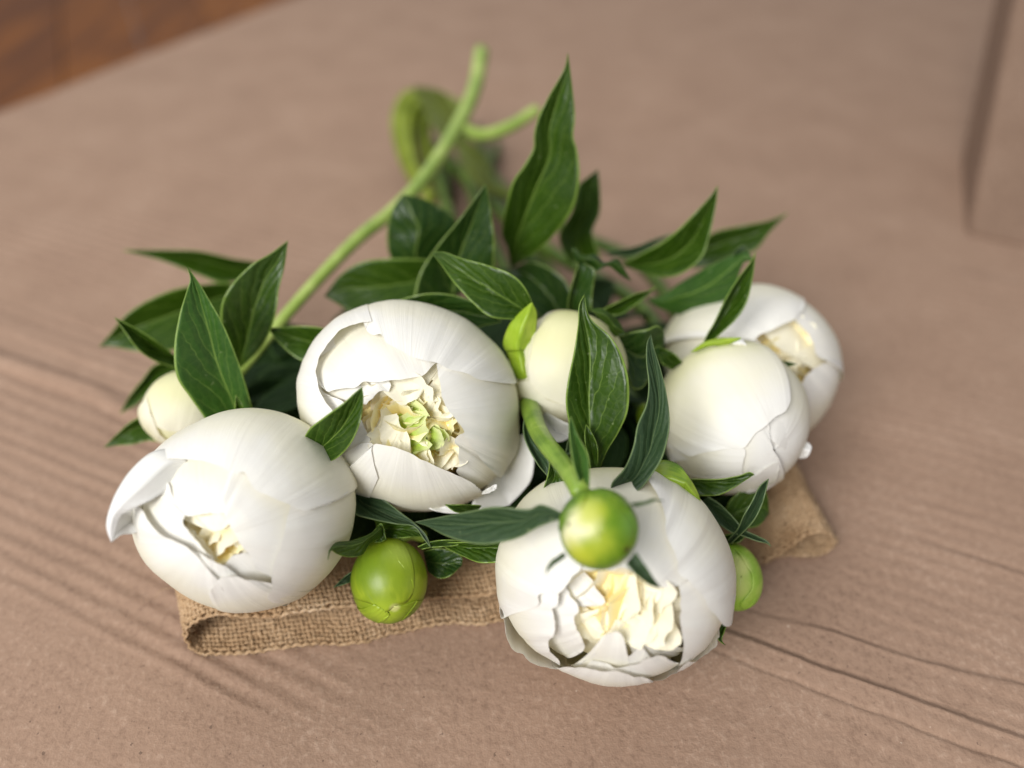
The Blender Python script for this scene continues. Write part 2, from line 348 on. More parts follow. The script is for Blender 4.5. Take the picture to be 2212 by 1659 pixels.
def slab(name, corners, thick, mat, parent=None, bev=0.0):
    """corners: 4 points of the top face (cm), thick along the face normal, downwards"""
    c = [np.array(x, float) for x in corners]; n = unit(np.cross(c[1]-c[0], c[3]-c[0])); lo = [x-n*thick for x in c]
    o = mesh_obj(name, c+lo, [(0, 1, 2, 3), (7, 6, 5, 4), (0, 4, 5, 1), (1, 5, 6, 2), (2, 6, 7, 3), (3, 7, 4, 0)], mat, parent, None, False)
    if bev:
        m = o.modifiers.new('edge', 'BEVEL'); m.width = bev*CM; m.segments = 2
    return o
# the reddish wooden boards that show beyond the cardboard
wood = bpy.data.objects.new('wooden_floor', None); COL.objects.link(wood); wood['kind'] = 'structure'; wood['_org'] = [0.0, 0, 0]
wood['label'] = 'reddish brown wooden boards beyond the cardboard edge'
wd = np.array([-math.sin(math.radians(24)), math.cos(math.radians(24)), 0]); wx = np.array([wd[1], -wd[0], 0])
pw = 9.4
for i in range(-14, 9):
    o0 = wx*(i*pw) + wd*10 + np.array([0, 0, -9.0 - 0.12*(i % 3)])
    b = slab('plank', [o0, o0+wx*(pw-0.08), o0+wx*(pw-0.08)+wd*260, o0+wd*260], 2.0, WOOD, wood, 0.15)

# an added cardboard box that stands in for the soft shading at upper right
A0 = on_z(*cv('0', [(2088, 512)])[0]); A1 = on_z(2194, -10, 11.0); A1 = A1 + (A1-A0)*0.6
CARD2 = card_mat(0.7)  # darker cardboard: the shading is put into its colour
bx = thing('shade_box', A0, 'added upright brown box at the right edge, standing in for soft shading', 'box')
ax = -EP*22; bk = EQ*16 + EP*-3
body = slab('shade_box_body', [A0, A0+ax, A1+ax, A1], 9.0, CARD2, bx, 0.6); body.modifiers['edge'].segments = 5
f = lambda u, v: A0 + ax*u + (A1-A0)*v + unit(np.cross(ax, A1-A0))*0.03
slab('paper_label', [f(0.20, 0.0), f(0.5, 0.0), f(0.5, 0.055), f(0.20, 0.055)], 0.04, PAPER, bx)

# ------------------------------------------------------------------ burlap ribbon, woven from real yarns
def ribbon():
    bot = [('G', 250, 710), ('G', 420, 705), ('G', 600, 690), ('G', 950, 652), ('G', 1200, 640), ('G', 1400, 580), ('G', 1700, 530), ('G', 1900, 540), ('G', 2050, 500),
           ('0', 1250, 1318), ('0', 1450, 1270), ('E', 700, 865), ('E', 830, 810), ('E', 950, 785), ('E', 1100, 790), ('E', 1230, 775)]
    top = [('E', 1240, 612), ('E', 1180, 608), ('E', 1080, 625), ('E', 1000, 680), ('E', 900, 752), ('0', 1632, 1212), ('0', 1450, 1240), ('0', 1250, 1268),
           ('G', 1980, 345), ('G', 1800, 350), ('G', 1600, 372), ('G', 1350, 420), ('G', 1150, 440), ('G', 900, 462), ('G', 700, 480), ('G', 500, 486), ('G', 350, 490)]
    hz = [1.15, 1.3, 1.3, 1.1, 0.7, 0.3, 0.5, 0.8, 1.0, 1.0, 1.05, 1.1, 1.15, 1.2, 1.25, 1.3, 1.35]
    pts = []
    for c, x, y in bot:
        a = cv(c, [(x, y)])[0]; pts.append(on_z(a[0], a[1], 0.06))
    a = cv('E', [(1312, 680)])[0]; pts.append(on_z(a[0], a[1], 0.45))
    for (c, x, y), h in zip(top, hz):
        a = cv(c, [(x, y)])[0]; pts.append(on_z(a[0], a[1], h))
    a = cv('G', [(215, 530)])[0]; pts.append(on_z(a[0], a[1], 1.1))
    a = cv('G', [(158, 600)])[0]; pts.append(on_z(a[0], a[1], 0.65)); a = cv('G', [(185, 670)])[0]; pts.append(on_z(a[0], a[1], 0.25)); pts.append(pts[0])
    prof = resample(np.array(pts), 311)[:-1]; n = len(prof)
    prof[:, 2] = np.maximum(prof[:, 2] + np.where(prof[:, 2] > 0.3, 0.09, 0.015)*noise1(prof[:, 0]*0.6+prof[:, 2]*3, 6), 0.06); prof[:, 1] += 0.05*noise1(prof[:, 0]*0.9+prof[:, 2]*2, 9)
    wR = on_z(1718, 990, 1.0) - on_z(1798, 1140, 0.9); wR[2] = 0; wR = unit(wR)
    wL = on_z(384, 1290, 1.3) - on_z(404, 1371, 0.7); wL[2] = 0; wL = unit(wL)
    xs = prof[:, 0]; k = ((xs-xs.min())/(xs.max()-xs.min()))[:, None]
    wd_ = wL*(1-k) + wR*k; wd_ /= np.linalg.norm(wd_, axis=1, keepdims=True)
    NT_ = 43; T = np.arange(NT_)*0.175
    topw = np.clip((prof[:, 2]-0.15)/0.8, 0, 1)
    Sf = prof[:, None, :] + wd_[:, None, :]*T[None, :, None]
    Sf[:, :, 2] += topw[:, None]*(0.13*noise2(np.arange(n)[:, None]*0.07, T[None, :]*0.9, 5) + 0.10*np.minimum(T[None, :]/2, 1))
    ds = np.roll(Sf, -1, 0)-np.roll(Sf, 1, 0); dt = np.gradient(Sf, axis=1)
    N = np.cross(ds, dt); N /= np.linalg.norm(N, axis=2, keepdims=True)
    o = thing('burlap_ribbon', pts[0], 'folded strip of coarse tan burlap lying under the white flowers', 'ribbon')
    rs = np.random.RandomState(4)
    par = (np.add.outer(np.arange(n), np.arange(NT_)) % 2)*2-1
    def yarns(P, Nn, sgn, closed, r0, seed, name):
        # P: (count, m, 3); undulating tubes
        cnt, m = P.shape[:2]
        C = P + Nn*(sgn*0.050)[..., None]
        C = C + 0.013*np.random.RandomState(seed).normal(size=C.shape)
        nx = (np.roll(C, -1, 1) if closed else np.concatenate([C[:, 1:], 2*C[:, -1:]-C[:, -2:-1]], 1)); mid = 0.5*(C+nx)
        Ni = np.repeat(Nn, 2, 1); D = np.empty((cnt, 2*m, 3)); D[:, 0::2] = C; D[:, 1::2] = mid
        if not closed: D = D[:, :-1]; Ni = Ni[:, :-1]
        mm = D.shape[1]; Tn = np.gradient(D, axis=1); Tn /= np.linalg.norm(Tn, axis=2, keepdims=True)
        B = np.cross(Tn, Ni); B /= np.linalg.norm(B, axis=2, keepdims=True); M = np.cross(B, Tn)
        sd = 5; th = np.linspace(0, 2*math.pi, sd, endpoint=False)
        R = r0*(1+0.28*np.random.RandomState(seed+1).uniform(-1, 1, (cnt, mm)))*(1+0.12*np.random.RandomState(seed+2).normal(size=(cnt, 1)))
        V = D[:, :, None, :] + R[:, :, None, None]*(np.cos(th)[None, None, :, None]*M[:, :, None, :]*0.75 + np.sin(th)[None, None, :, None]*B[:, :, None, :]*1.1)
        ci = np.arange(cnt)[:, None, None]; mi = np.arange(mm if closed else mm-1)[None, :, None]; si = np.arange(sd)[None, None, :]
        idx = lambda c_, m_, s_: (c_*mm + (m_ % mm))*sd + (s_ % sd)
        F = np.stack([idx(ci, mi, si)+0*mi, idx(ci, mi, si+1)+0*mi, idx(ci, mi+1, si+1), idx(ci, mi+1, si)], -1).reshape(-1, 4)
        y = fast_mesh(name, V.reshape(-1, 3), F, JUTE, o); y['kind'] = 'stuff'
    yarns(Sf, N, par, False, 0.060, 3, 'weft_yarns')
    yarns(np.swapaxes(Sf, 0, 1)[:, :, :], np.swapaxes(N, 0, 1), -par.T, True, 0.064, 8, 'warp_yarns')
    # twisted selvedge along the front edge
    # loose jute hairs
    V = []; F = []
    for h in range(15000):
        i = rs.randint(n); j = rs.randint(NT_) if rs.rand() > 0.55 else rs.randint(0, 3)
        p = Sf[i, j] + rs.normal(size=3)*0.03; d = N[i, j]*rs.uniform(-0.3, 1.0) + rs.normal(size=3)*0.75; d = unit(d)
        if j < 3 and rs.rand() < 0.35: d = unit(d - wd_[i]*1.0)
        L = rs.uniform(0.10, 0.42); q = [p]; 
        for s in range(4):
            d = unit(d + rs.normal(size=3)*0.35); q.append(q[-1] + d*L/4)
        side = unit(np.cross(d, rs.normal(size=3))); s2 = unit(np.cross(d, side)); r = rs.uniform(0.003, 0.0055); b = len(V)
        for m_, c in enumerate(q):
            rr = r*(1-0.16*m_); c = c.copy(); c[2] = max(c[2], 0.02); V += [c+side*rr, c-side*rr*0.5+s2*rr, c-side*rr*0.5-s2*rr]
        for m_ in range(4):
            for s in range(3): F.append((b+m_*3+s, b+m_*3+(s+1) % 3, b+m_*3+3+(s+1) % 3, b+m_*3+3+s))
    # the one long stray thread at the left end
    y = fast_mesh('loose_fibres', np.array(V), np.array(F), JUTE, o); y['kind'] = 'stuff'
    a = cv('1', [(535, 1155), (460, 1170), (400, 1185), (365, 1235)]); tube('stray_thread', [on_z(a[0][0], a[0][1], 1.2), on_z(a[1][0], a[1][1], 1.0), on_z(a[2][0], a[2][1], 0.5), on_z(a[3][0], a[3][1], 0.1)], [0.012, 0.008], JUTE, o, 4, 12)
ribbon()

# ------------------------------------------------------------------ flowers: builders
class Head:
    """a roundish flower head: an ellipsoid seen at a pixel ellipse and a distance; petals are shells round it"""
    def __init__(s, cx, cy, rx, ry, rot, rho, open_at, depth=None, coords='0'):
        c = cv(coords, [(cx, cy)])[0] if coords != '0' else np.array([cx, cy])
        d = rays([c])[0]; s.rho = rho; s.C = CAM + d*rho; s.z = -d
        X = unit(RT - d*np.dot(RT, d)); Y = np.cross(s.z, X); r = math.radians(rot)
        s.X = X*math.cos(r) + Y*math.sin(r); s.Y = -X*math.sin(r) + Y*math.cos(r)
        k = rho/FOC*np.dot(d, FW)
        k = rho/math.hypot(FOC, math.hypot(c[0]-CX, c[1]-CY)) 
        s.a, s.b = rx*k*0.99, ry*k*0.99; s.c = depth*0.5*(s.a+s.b) if depth else 0.5*(s.a+s.b)
        s.M = np.stack([s.X*s.a, s.Y*s.b, s.z*s.c], 1); s.Mi = np.linalg.inv(s.M)
        s.R = 0.5*(s.a+s.b)
        s.axis = s.dirs(cv(open_at[0], [open_at[1:]]))[0][0]
    def dirs(s, px, sh=1.0):
        """pixels -> (unit directions in the head's own sphere space, radial factor)"""
        o = s.Mi@(CAM-s.C); D = (s.Mi@rays(px).T).T; out = []; ks = []
        for d in D:
            a = d@d; b = o@d; c = o@o-sh*sh; disc = b*b-a*c
            t = -b/a; p = o+d*t; k = np.linalg.norm(p)
            if k < sh*0.985:
                t = (-b-math.sqrt(max(disc, 0)))/a; p = o+d*t; out.append(p/np.linalg.norm(p)); ks.append(sh)
            else:
                out.append(p/k); ks.append(k)
        return np.array(out), np.array(ks)
    def pt(s, dirs, rad): return s.C + (s.M@(dirs*rad[..., None] if np.ndim(rad) else dirs*rad)[..., None])[..., 0] if False else s.C + ((dirs*(rad[..., None] if np.ndim(rad) else rad))@s.M.T)
    def warp(s, D):
        return 1 + 0.034*noise2(D[..., 0]*1.7+s.rho, D[..., 1]*1.7+D[..., 2]*1.1, 17)
    def local(s, v): return unit(s.Mi@np.array(v, float))
def slerp(A, B, t):
    """A: (3,), B: (n,3), t: (n,m) -> (n,m,3)"""
    c = np.clip(B@A, -0.9999, 0.9999); w = np.arccos(c)[:, None]; sw = np.sin(w)
    return (np.sin((1-t)*w)/sw)[..., None]*A + (np.sin(t*w)/sw)[..., None]*B[:, None, :]
def petal(fl, par, c, edge, sh=1.0, lift=0.0, mat=None, base=None, seed=1, nu=44, nv=26, rag=0.012, wr=0.006, dome=0.0, name='petal', t0=0.0, solid=0.0, flat=False, bulge=0.0):
    """petal = shell from the flower's base to a free edge traced in the photo. edge: (x, y[, lift])"""
    px = cv(c, edge); L = np.array([e[2] if len(e) > 2 else 0.0 for e in edge])
    Q = resample(np.hstack([px, L[:, None]]), nu); px = Q[:, :2]; L = Q[:, 2]
    lift = lift + (0.013 if sh > 0.9 and name == 'petal' else 0.0); sh = 1+(sh-1)*1.25 if sh > 0.9 else sh
    E, K = fl.dirs(px, sh)
    KW = np.clip(np.minimum(np.linspace(0, 1, nu), np.linspace(1, 0, nu))/0.22, 0, 1); KW = KW*KW*(3-2*KW); K = sh + (K-sh)*KW; L = L*KW; wr = wr*0.5; rag = rag*0.32
    B = fl.local(base[0]*RT + base[1]*UP - base[2]*FW) if base is not None else -fl.axis
    u = np.linspace(0, 1, nu)
    ext = 1 + rag*(noise1(u*14, seed)*0.6 + noise1(u*34, seed+1)*0.4)
    v = np.linspace(t0, 1, nv); T = v[None, :]*ext[:, None]
    D = slerp(B, E, T); D /= np.linalg.norm(D, axis=2, keepdims=True)
    V = v[None, :]
    rad = sh + (K-sh)[:, None]*np.clip((V-0.25)/0.75, 0, 1)**1.6 + (L[:, None]+lift)*V**4 + dome*np.sin(math.pi*V)
    fade = 1.0 if not t0 else 1.0
    rad = rad + wr*V**1.2*(noise1(u*9+seed, seed+2)[:, None]*1.0 + 1.1*noise2(u[:, None]*26, V*2.5, seed+3)*(1-0.4*V)) + 0.006*noise2(u[:, None]*4, V*5, seed+5)
    rad = rad + 0.010*(V**9)*noise1(u*18, seed+7)[:, None] + (0.024*(1-(2*u[:, None]-1)**2) - 0.015)*V*(1-0.5*V)*(1 if name == 'petal' else 0)
    if name == 'petal': rad = (rad + 0.011*V**1.5*noise1(u*5.5+seed*1.7, seed+12)[:, None]*(sh > .9) + 0.005*V*noise1(u*13+seed, seed+14)[:, None])*fl.warp(D)
    o = sheet(name, fl.pt(D, rad), mat or PW, par, solid, (t0, 1)); return o
def leaf(par, c, Lp, Rp, d0, d1, m=0.5, fold=0.25, bow=0.0, wav=0.04, mat=None, name='leaf', seed=1, nu=15, nv=34, solid=0.03, tilt=0.0, cross=0.0):
    """leaf between two traced edges. d0/d1: distance of base and tip; fold > 0: midrib deeper than the edges;
    tilt: right edge further than the left by this many cm; bow: middle nearer to the camera"""
    L = resample(cv(c, Lp), nv); R = resample(cv(c, Rp), nv); v = np.linspace(0, 1, nv); P = np.zeros((nu, nv, 3))
    wpx = np.linalg.norm(L-R, axis=1); wmax = max(wpx.max(), 1e-6); prof = np.minimum(wpx/wmax, 1)
    fold *= 1.45; wav *= 1.6
    dm = d0 + (d1-d0)*v - bow*np.sin(math.pi*v); r = np.random.RandomState(seed); ph = r.uniform(0, 6, 4)
    for i, a in enumerate(np.linspace(-1, 1, nu)):
        t = m + a*(m if a < 0 else 1-m); px = L*(1-t)[:, None] + R*t[:, None] if np.ndim(t) else L*(1-t)+R*t
        dd = dm - fold*abs(a)**0.9*prof + tilt*a*prof*0.5 + wav*a*a*np.sin(v*9+ph[0 if a < 0 else 1])*prof + 0.02*np.sin(v*16+a*3+ph[2])*prof + cross*(1-a*a)*prof*-1
        P[i] = CAM + rays(px)*dd[:, None]
    return sheet(name, P, mat or LD, par, solid)
def stem(par, c, pts, r, mat=None, n=40, name='stem'):
    """pts: (x, y, distance)"""
    px = cv(c, pts); d = np.array([p[2] for p in pts]); P = CAM + rays(px)*d[:, None]
    return tube(name, P, r, mat or ST, par, 10, n)
def ruffle(fl, par, c, x, y, s_tip, w, ln, face, seed, mat, curl=0.35, name='inner_petal', ruf=0.10, solid=0.0):
    """small crumpled petal deep in a flower; tip seen at a pixel; face: turn of its width about the view axis"""
    r = np.random.RandomState(seed); D, K = fl.dirs(cv(c, [(x, y)]), s_tip); tip = D[0]*s_tip
    curl = curl*(1 if r.rand() < .55 else -0.7); ax = fl.axis; side = unit(np.cross(ax, unit(np.array([math.cos(face), math.sin(face), 0.1])))); back = unit(np.cross(side, ax))
    b = tip - ax*ln*0.75 - back*r.uniform(0.20, 0.52) - tip*0.15
    nu, nv = 25, 16; u = np.linspace(-1, 1, nu)[:, None]; v = np.linspace(0, 1, nv)[None, :]
    cen = b[None, None]*(1-v)[..., None] + tip[None, None]*v[..., None] + back[None, None]*(curl*np.sin(v*math.pi*0.9)*0.3 + curl*0.25*v**3)[..., None]
    wp = w*(0.25+0.75*np.sin(np.clip(v, 0, 1)*1.75))
    vend = 1 - 0.50*np.abs(u)**2.2 + 0.05*noise1(u*2+seed, seed) + 0.03*noise1(u*6, seed+1)
    cen = b + (cen-b)*vend[..., None]
    P = cen + side*(u*wp)[..., None]
    P = P + back*((0.35*w*u*u) + 0.6*ruf*v**1.5*(np.sin(u*r.uniform(2.5, 5.5)+r.uniform(0, 6)) + 0.5*noise2(u*5+seed, v*3, seed+4)))[..., None]
    P = P + side*(0.04*v*noise2(u*3, v*4+seed, seed+8))[..., None]
    return sheet(name, fl.C + P@fl.M.T, mat, par, solid)
def cluster(fl, par, c, poly, n, s0, s1, w, ln, mats, seed, curl=0.35, ruf=0.10):
    """n crumpled petals whose tips fill the traced opening; nearer the middle they stand deeper"""
    r = np.random.RandomState(seed); poly = np.array(poly, float); cen = poly.mean(0); k = 0
    def inside(p):
        x, y = p; ins = False; j = len(poly)-1
        for i in range(len(poly)):
            if (poly[i, 1] > y) != (poly[j, 1] > y) and x < (poly[j, 0]-poly[i, 0])*(y-poly[i, 1])/(poly[j, 1]-poly[i, 1])+poly[i, 0]: ins = not ins
            j = i
        return ins
    lo, hi = poly.min(0), poly.max(0); pts = []
    while len(pts) < n:
        best = None
        for _ in range(14):
            p = r.uniform(lo, hi)
            if not inside(p): continue
            d = min([np.linalg.norm(p-q) for q in pts] or [1e9])
            if best is None or d > best[0]: best = (d, p)
        if best is not None: pts.append(best[1])
    ext = 0.5*np.linalg.norm(hi-lo)
    for i, p in enumerate(pts):
        q = (p-cen)/ext; rr = min(np.linalg.norm(q)*1.4, 1)
        face = math.atan2(-q[1], q[0]) + r.uniform(-0.38, 0.38)
        ruffle(fl, par, c, p[0], p[1], s0+(s1-s0)*rr + r.uniform(-0.06, 0.06), w*r.uniform(0.7, 1.3), ln*r.uniform(0.8, 1.2), face, seed*100+i, mats[min(int(rr*len(mats)*0.999 + r.uniform(-0.5, 0.5)) if True else 0, len(mats)-1) if rr*len(mats) > 0 else 0], curl*r.uniform(0.5, 1.4), ruf=ruf)
def ball(fl, par, sh, mat, name, seed=1, lobes=0.0, nu=48, nv=30, ax=None):
    """closed bud body about the flower axis"""
    A = fl.axis if ax is None else ax; s1 = unit(np.cross(A, [0.2, 0.9, 0.1])); s2 = np.cross(A, s1)
    th = np.linspace(0, 2*math.pi, nu, endpoint=False)[:, None]; ph = np.linspace(0.02, math.pi-0.02, nv)[None, :]
    D = (np.cos(th)*np.sin(ph))[..., None]*s1 + (np.sin(th)*np.sin(ph))[..., None]*s2 - np.cos(ph+0*th)[..., None]*A
    rad = sh*(1 + 0.008*noise2(np.cos(th)*3+D[..., 2]*2, D[..., 1]*3, seed)) + 0*th
    P = fl.pt(D, rad); U, V = np.meshgrid(np.linspace(0, 1, nu), np.linspace(0, 1, nv), indexing='ij')
    return mesh_obj(name, P.reshape(-1, 3), grid_faces(nu, nv, True), mat, par, np.stack([U.ravel(), V.ravel()], 1))

# ------------------------------------------------------------------ peony A: front left, half open, with a drooping outer petal
hA = Head(537, 1101, 226, 207, 0, 26.0, ('1', 735, 850))
A = thing('peony', hA.C, 'large white peony at the front left, one outer petal hanging out over the cardboard', 'flower', 'open white peonies of the bunch')
petal(hA, A, '1', [(340, 372, .03), (370, 377, .02), (480, 362), (600, 372), (680, 388), (760, 412), (840, 455), (882, 462), (925, 452), (955, 520), (1000, 570), (1080, 602), (1200, 650), (1300, 690), (1380, 672), (1450, 650), (1500, 610), (1570, 560)], 1.045, 0.008, seed=11, wr=.010, nu=70, nv=34, dome=.004)
petal(hA, A, '1', [(1212, 640), (1185, 740), (1150, 860), (1120, 960), (1090, 1060), (1086, 1150), (1075, 1175), (1062, 1205), (1075, 1235), (1130, 1270), (1230, 1285)], 1.02, 0.01, seed=12, wr=.012, nu=50)
petal(hA, A, '1', [(262, 655), (300, 690), (340, 745), (430, 835), (540, 893), (620, 950), (700, 1035), (765, 1112), (800, 1180), (860, 1240), (950, 1275)], 1.02, 0.004, seed=13, nu=50)
petal(hA, A, '1', [(700, 1200), (765, 1112), (790, 1097), (880, 1090), (960, 1105), (1020, 1125), (1085, 1138), (1110, 1200)], 1.035, 0.0, seed=14)
petal(hA, A, '1', [(800, 560), (803, 640), (808, 720), (860, 822), (885, 860), (905, 905), (958, 958), (985, 1030), (1030, 1060), (1085, 1078), (1140, 1000)], 0.985, 0.0, seed=15, nu=50)
petal(hA, A, '1', [(470, 540), (482, 610), (500, 655), (540, 700), (575, 722), (640, 712), (720, 706), (800, 700), (825, 640)], 0.965, 0.0, seed=16)
petal(hA, A, '1', [(270, 640), (330, 615), (400, 600), (480, 640), (535, 690), (556, 700), (558, 765), (620, 860), (690, 940), (735, 975), (740, 1000)], 0.955, 0.0, seed=17, nu=50)
petal(hA, A, '1', [(540, 893), (620, 935), (700, 965), (760, 1000), (800, 1015), (840, 1050), (885, 1092)], 0.985, 0.0, seed=18)
petal(hA, A, '1', [(790, 1060), (800, 1018), (850, 972), (920, 940), (935, 942), (975, 1000), (1040, 1060)], 0.945, 0.0, seed=19, mat=PW)
petal(hA, A, '1', [(560, 800), (610, 810), (690, 900), (760, 975), (800, 1000), (840, 960)], 0.86, 0.0, seed=20, mat=PC)
petal(hA, A, '1', [(820, 740), (850, 800), (870, 850), (860, 900), (900, 930)], 0.86, 0.0, seed=21, mat=PC)
ruffle(hA, A, '1', 760, 930, .90, .13, .5, -1.0, 771, PC, -.2, ruf=.01)
petal(hA, A, '1', [(600, 700), (640, 735), (700, 795), (770, 810), (830, 770), (810, 740), (740, 705)], 0.84, 0.02, seed=22, mat=PC)
petal(hA, A, '1', [(560, 730), (600, 770), (640, 800), (690, 790)], 0.72, 0.0, seed=23, mat=PY)
cluster(hA, A, '1', [(575, 735), (680, 715), (800, 720), (880, 880), (870, 950), (790, 1000), (700, 950), (600, 840)], 9, 0.86, 0.92, .28, .45, [PY, PC], 3, ruf=.03)
# the drooping petal: outer face, then its turned-under side
leaf(A, '1', [(470, 300), (340, 330), (215, 440), (130, 570), (82, 690), (66, 775), (76, 830), (97, 881)], [(640, 440), (545, 465), (430, 570), (340, 625), (270, 656), (195, 690), (138, 735), (97, 881)], 24.2, 24.6, .5, -.30, .35, .03, PF, 'petal', 31, tilt=-.5, nv=40)
leaf(A, '1', [(300, 640), (270, 660), (200, 690), (140, 735), (97, 881)], [(320, 700), (306, 785), (235, 828), (160, 838), (97, 881)], 25.3, 24.65, .5, .2, -.2, .05, PF, 'petal', 32)

# ------------------------------------------------------------------ peony C: centre, open on a yellow heart
hC = Head(891, 878, 237, 214, -28, 27.3, ('2', 850, 840))
C_ = thing('peony', hC.C, 'big round white peony in the middle with a crumpled yellow and lime heart', 'flower', 'open white peonies of the bunch')
petal(hC, C_, '2', [(575, 205, .02), (556, 262, .01), (600, 298), (662, 302), (700, 360), (760, 395), (800, 412), (870, 450), (960, 475), (1050, 491), (1110, 520), (1160, 542), (1260, 572), (1350, 612), (1490, 630), (1600, 640)], 1.035, 0.004, seed=41, nu=64, nv=32, wr=.010)
petal(hC, C_, '2', [(600, 215, .03), (570, 222, .03), (500, 236, .03), (400, 290, .03), (310, 372, .02), (262, 430, .01), (222, 500, 0), (218, 590, 0), (248, 700), (300, 790), (360, 880), (380, 960)], 1.04, 0.006, seed=42, nu=54)
petal(hC, C_, '2', [(380, 350), (230, 470), (224, 570), (262, 650), (302, 702), (318, 690), (400, 672), (480, 668), (540, 630), (600, 628), (700, 618), (780, 612), (860, 595), (960, 572), (1010, 520), (1050, 488)], 0.985, 0.0, seed=43, nu=64, wr=.009, base=(-.35, .3, -.9))
petal(hC, C_, '2', [(225, 600), (262, 690), (330, 730), (400, 765), (500, 860), (540, 920), (572, 990), (602, 1068), (612, 1160), (660, 1240)], 0.965, 0.0, seed=44, nu=50)
petal(hC, C_, '2', [(330, 1150), (420, 1120), (520, 1060), (600, 1068), (618, 1190), (690, 1280), (800, 1370), (900, 1460), (1000, 1530)], 1.0, 0.0, seed=441, nu=50)
petal(hC, C_, '2', [(640, 1300), (610, 1180), (602, 1070), (700, 1072), (800, 1102), (900, 1152), (1000, 1202), (1100, 1250), (1180, 1278), (1300, 1330), (1345, 1385), (1425, 1412, .03), (1440, 1440, .02)], 1.03, 0.003, seed=45, nu=60)
petal(hC, C_, '2', [(1095, 500), (1052, 492), (1062, 560), (1072, 640), (1082, 725), (1120, 822), (1182, 892), (1228, 962), (1226, 1000), (1292, 1078), (1340, 1140), (1390, 1205), (1478, 1285, .01), (1520, 1230)], 1.015, 0.0, seed=46, nu=60, wr=.012)
petal(hC, C_, '2', [(1250, 960), (1180, 1010), (1170, 1050), (1200, 1082), (1198, 1150), (1205, 1210), (1196, 1270), (1262, 1330), (1330, 1370), (1375, 1400), (1430, 1370)], 0.985, 0.0, seed=47, nu=50)
# petals hanging loose underneath
leaf(C_, '2', [(1500, 1100), (1650, 995), (1700, 1060), (1738, 1160), (1722, 1310), (1650, 1410), (1560, 1500)], [(1480, 1250), (1380, 1400), (1330, 1440), (1300, 1500), (1350, 1540), (1450, 1540), (1560, 1500)], 27.8, 27.6, .5, .5, -.1, .05, PF, 'petal', 48, tilt=-.3)
leaf(C_, '2', [(1380, 1400), (1470, 1350), (1472, 1385)], [(1370, 1420), (1420, 1410), (1472, 1385)], 25.9, 25.7, .5, .1, 0, .02, PF, 'petal', 49)
leaf(C_, '2', [(900, 1440), (1100, 1500), (1210, 1555)], [(920, 1480), (1050, 1540), (1210, 1560)], 26.3, 26.3, .5, .1, 0, .02, PF, 'petal', 50)
petal(hC, C_, '2', [(300, 690), (330, 700), (420, 690), (500, 700), (540, 720), (480, 770), (420, 790)], 0.90, 0.0, seed=51, mat=PC)
petal(hC, C_, '2', [(520, 640), (600, 640), (660, 640), (730, 640), (715, 700), (660, 690), (615, 735), (560, 785), (525, 770)], 0.90, 0.03, seed=52, mat=PW, wr=.03)
petal(hC, C_, '2', [(650, 600), (720, 660), (740, 740), (800, 790), (860, 770), (920, 740), (960, 680), (985, 600)], 0.90, 0.0, seed=53, mat=PC, wr=.04)
petal(hC, C_, '2', [(960, 580), (1000, 610), (1040, 640), (1065, 700), (1060, 760), (1010, 760), (960, 700)], 0.88, 0.02, seed=54, mat=PC, wr=.03)
petal(hC, C_, '2', [(770, 850), (790, 930), (840, 980), (862, 1040), (800, 1050), (765, 990)], 0.86, 0.0, seed=56, mat=PC, wr=.03)
petal(hC, C_, '2', [(1060, 820), (1110, 830), (1150, 880), (1210, 950), (1180, 990), (1120, 950)], 0.86, 0.0, seed=57, mat=PY, wr=.03)
for i, (x, y, f_) in enumerate([(880, 860, .3), (930, 930, 1.2), (1000, 1010, .6), (1060, 1030, 1.5), (920, 1070, .2)]):
    ruffle(hC, C_, '2', x, y, 0.95, .15, .35, f_, 600+i, PG, .3, ruf=.05)
for i, (x, y, f_) in enumerate([(1020, 800, .3), (1060, 880, 1.2), (1120, 900, 2.0), (1110, 1000, 2.6), (1060, 1100, .9), (960, 1140, 2.2), (1090, 1190, 1.4), (900, 1130, .2)]):
    ruffle(hC, C_, '2', x, y, 0.94, .19, .4, f_, 640+i, PC, .35, ruf=.09)
cluster(hC, C_, '2', [(560, 760), (700, 640), (950, 600), (1070, 720), (1200, 940), (1170, 1250), (1000, 1190), (800, 1090), (600, 1050)], 34, 0.82, 0.93, .24, .45, [PY, PY, PC], 5, ruf=.055)

# ------------------------------------------------------------------ peony D: front right, wide open
hD = Head(1325, 1234, 248, 226, -12, 25.4, ('3', 960, 1090))
D_ = thing('peony', hD.C, 'widest open white peony at the front right, cream frills showing behind a round green bud', 'flower', 'open white peonies of the bunch')
petal(hD, D_, '3', [(650, 210), (680, 400), (690, 600), (702, 790), (650, 850), (610, 905), (562, 965), (430, 968, .01), (412, 1040, .01), (335, 1082, .01), (245, 1104, .01), (190, 1128, .02), (145, 1138, .03), (110, 1050, .02)], 1.03, 0.004, seed=61, nu=64, nv=34, wr=.010)
petal(hD, D_, '3', [(1130, 150), (1235, 330), (1280, 450), (1276, 520), (1310, 640), (1352, 750), (1370, 830), (1430, 885), (1540, 990), (1560, 1060), (1605, 1105), (1650, 1172, .02), (1700, 1180, .03), (1735, 1130, .02), (1740, 1000)], 1.036, 0.006, seed=62, nu=64, nv=34, wr=.012)
petal(hD, D_, '3', [(560, 700), (690, 800), (800, 812), (900, 806), (990, 790), (1100, 850), (1180, 900), (1260, 925), (1372, 918), (1500, 800)], 1.008, 0.0, seed=63, nu=50, wr=.012)
petal(hD, D_, '3', [(560, 930), (556, 985), (540, 1052), (506, 1080), (530, 1160), (528, 1245), (482, 1285), (498, 1370), (540, 1440), (610, 1500)], 1.0, 0.0, seed=64, nu=50, wr=.006)
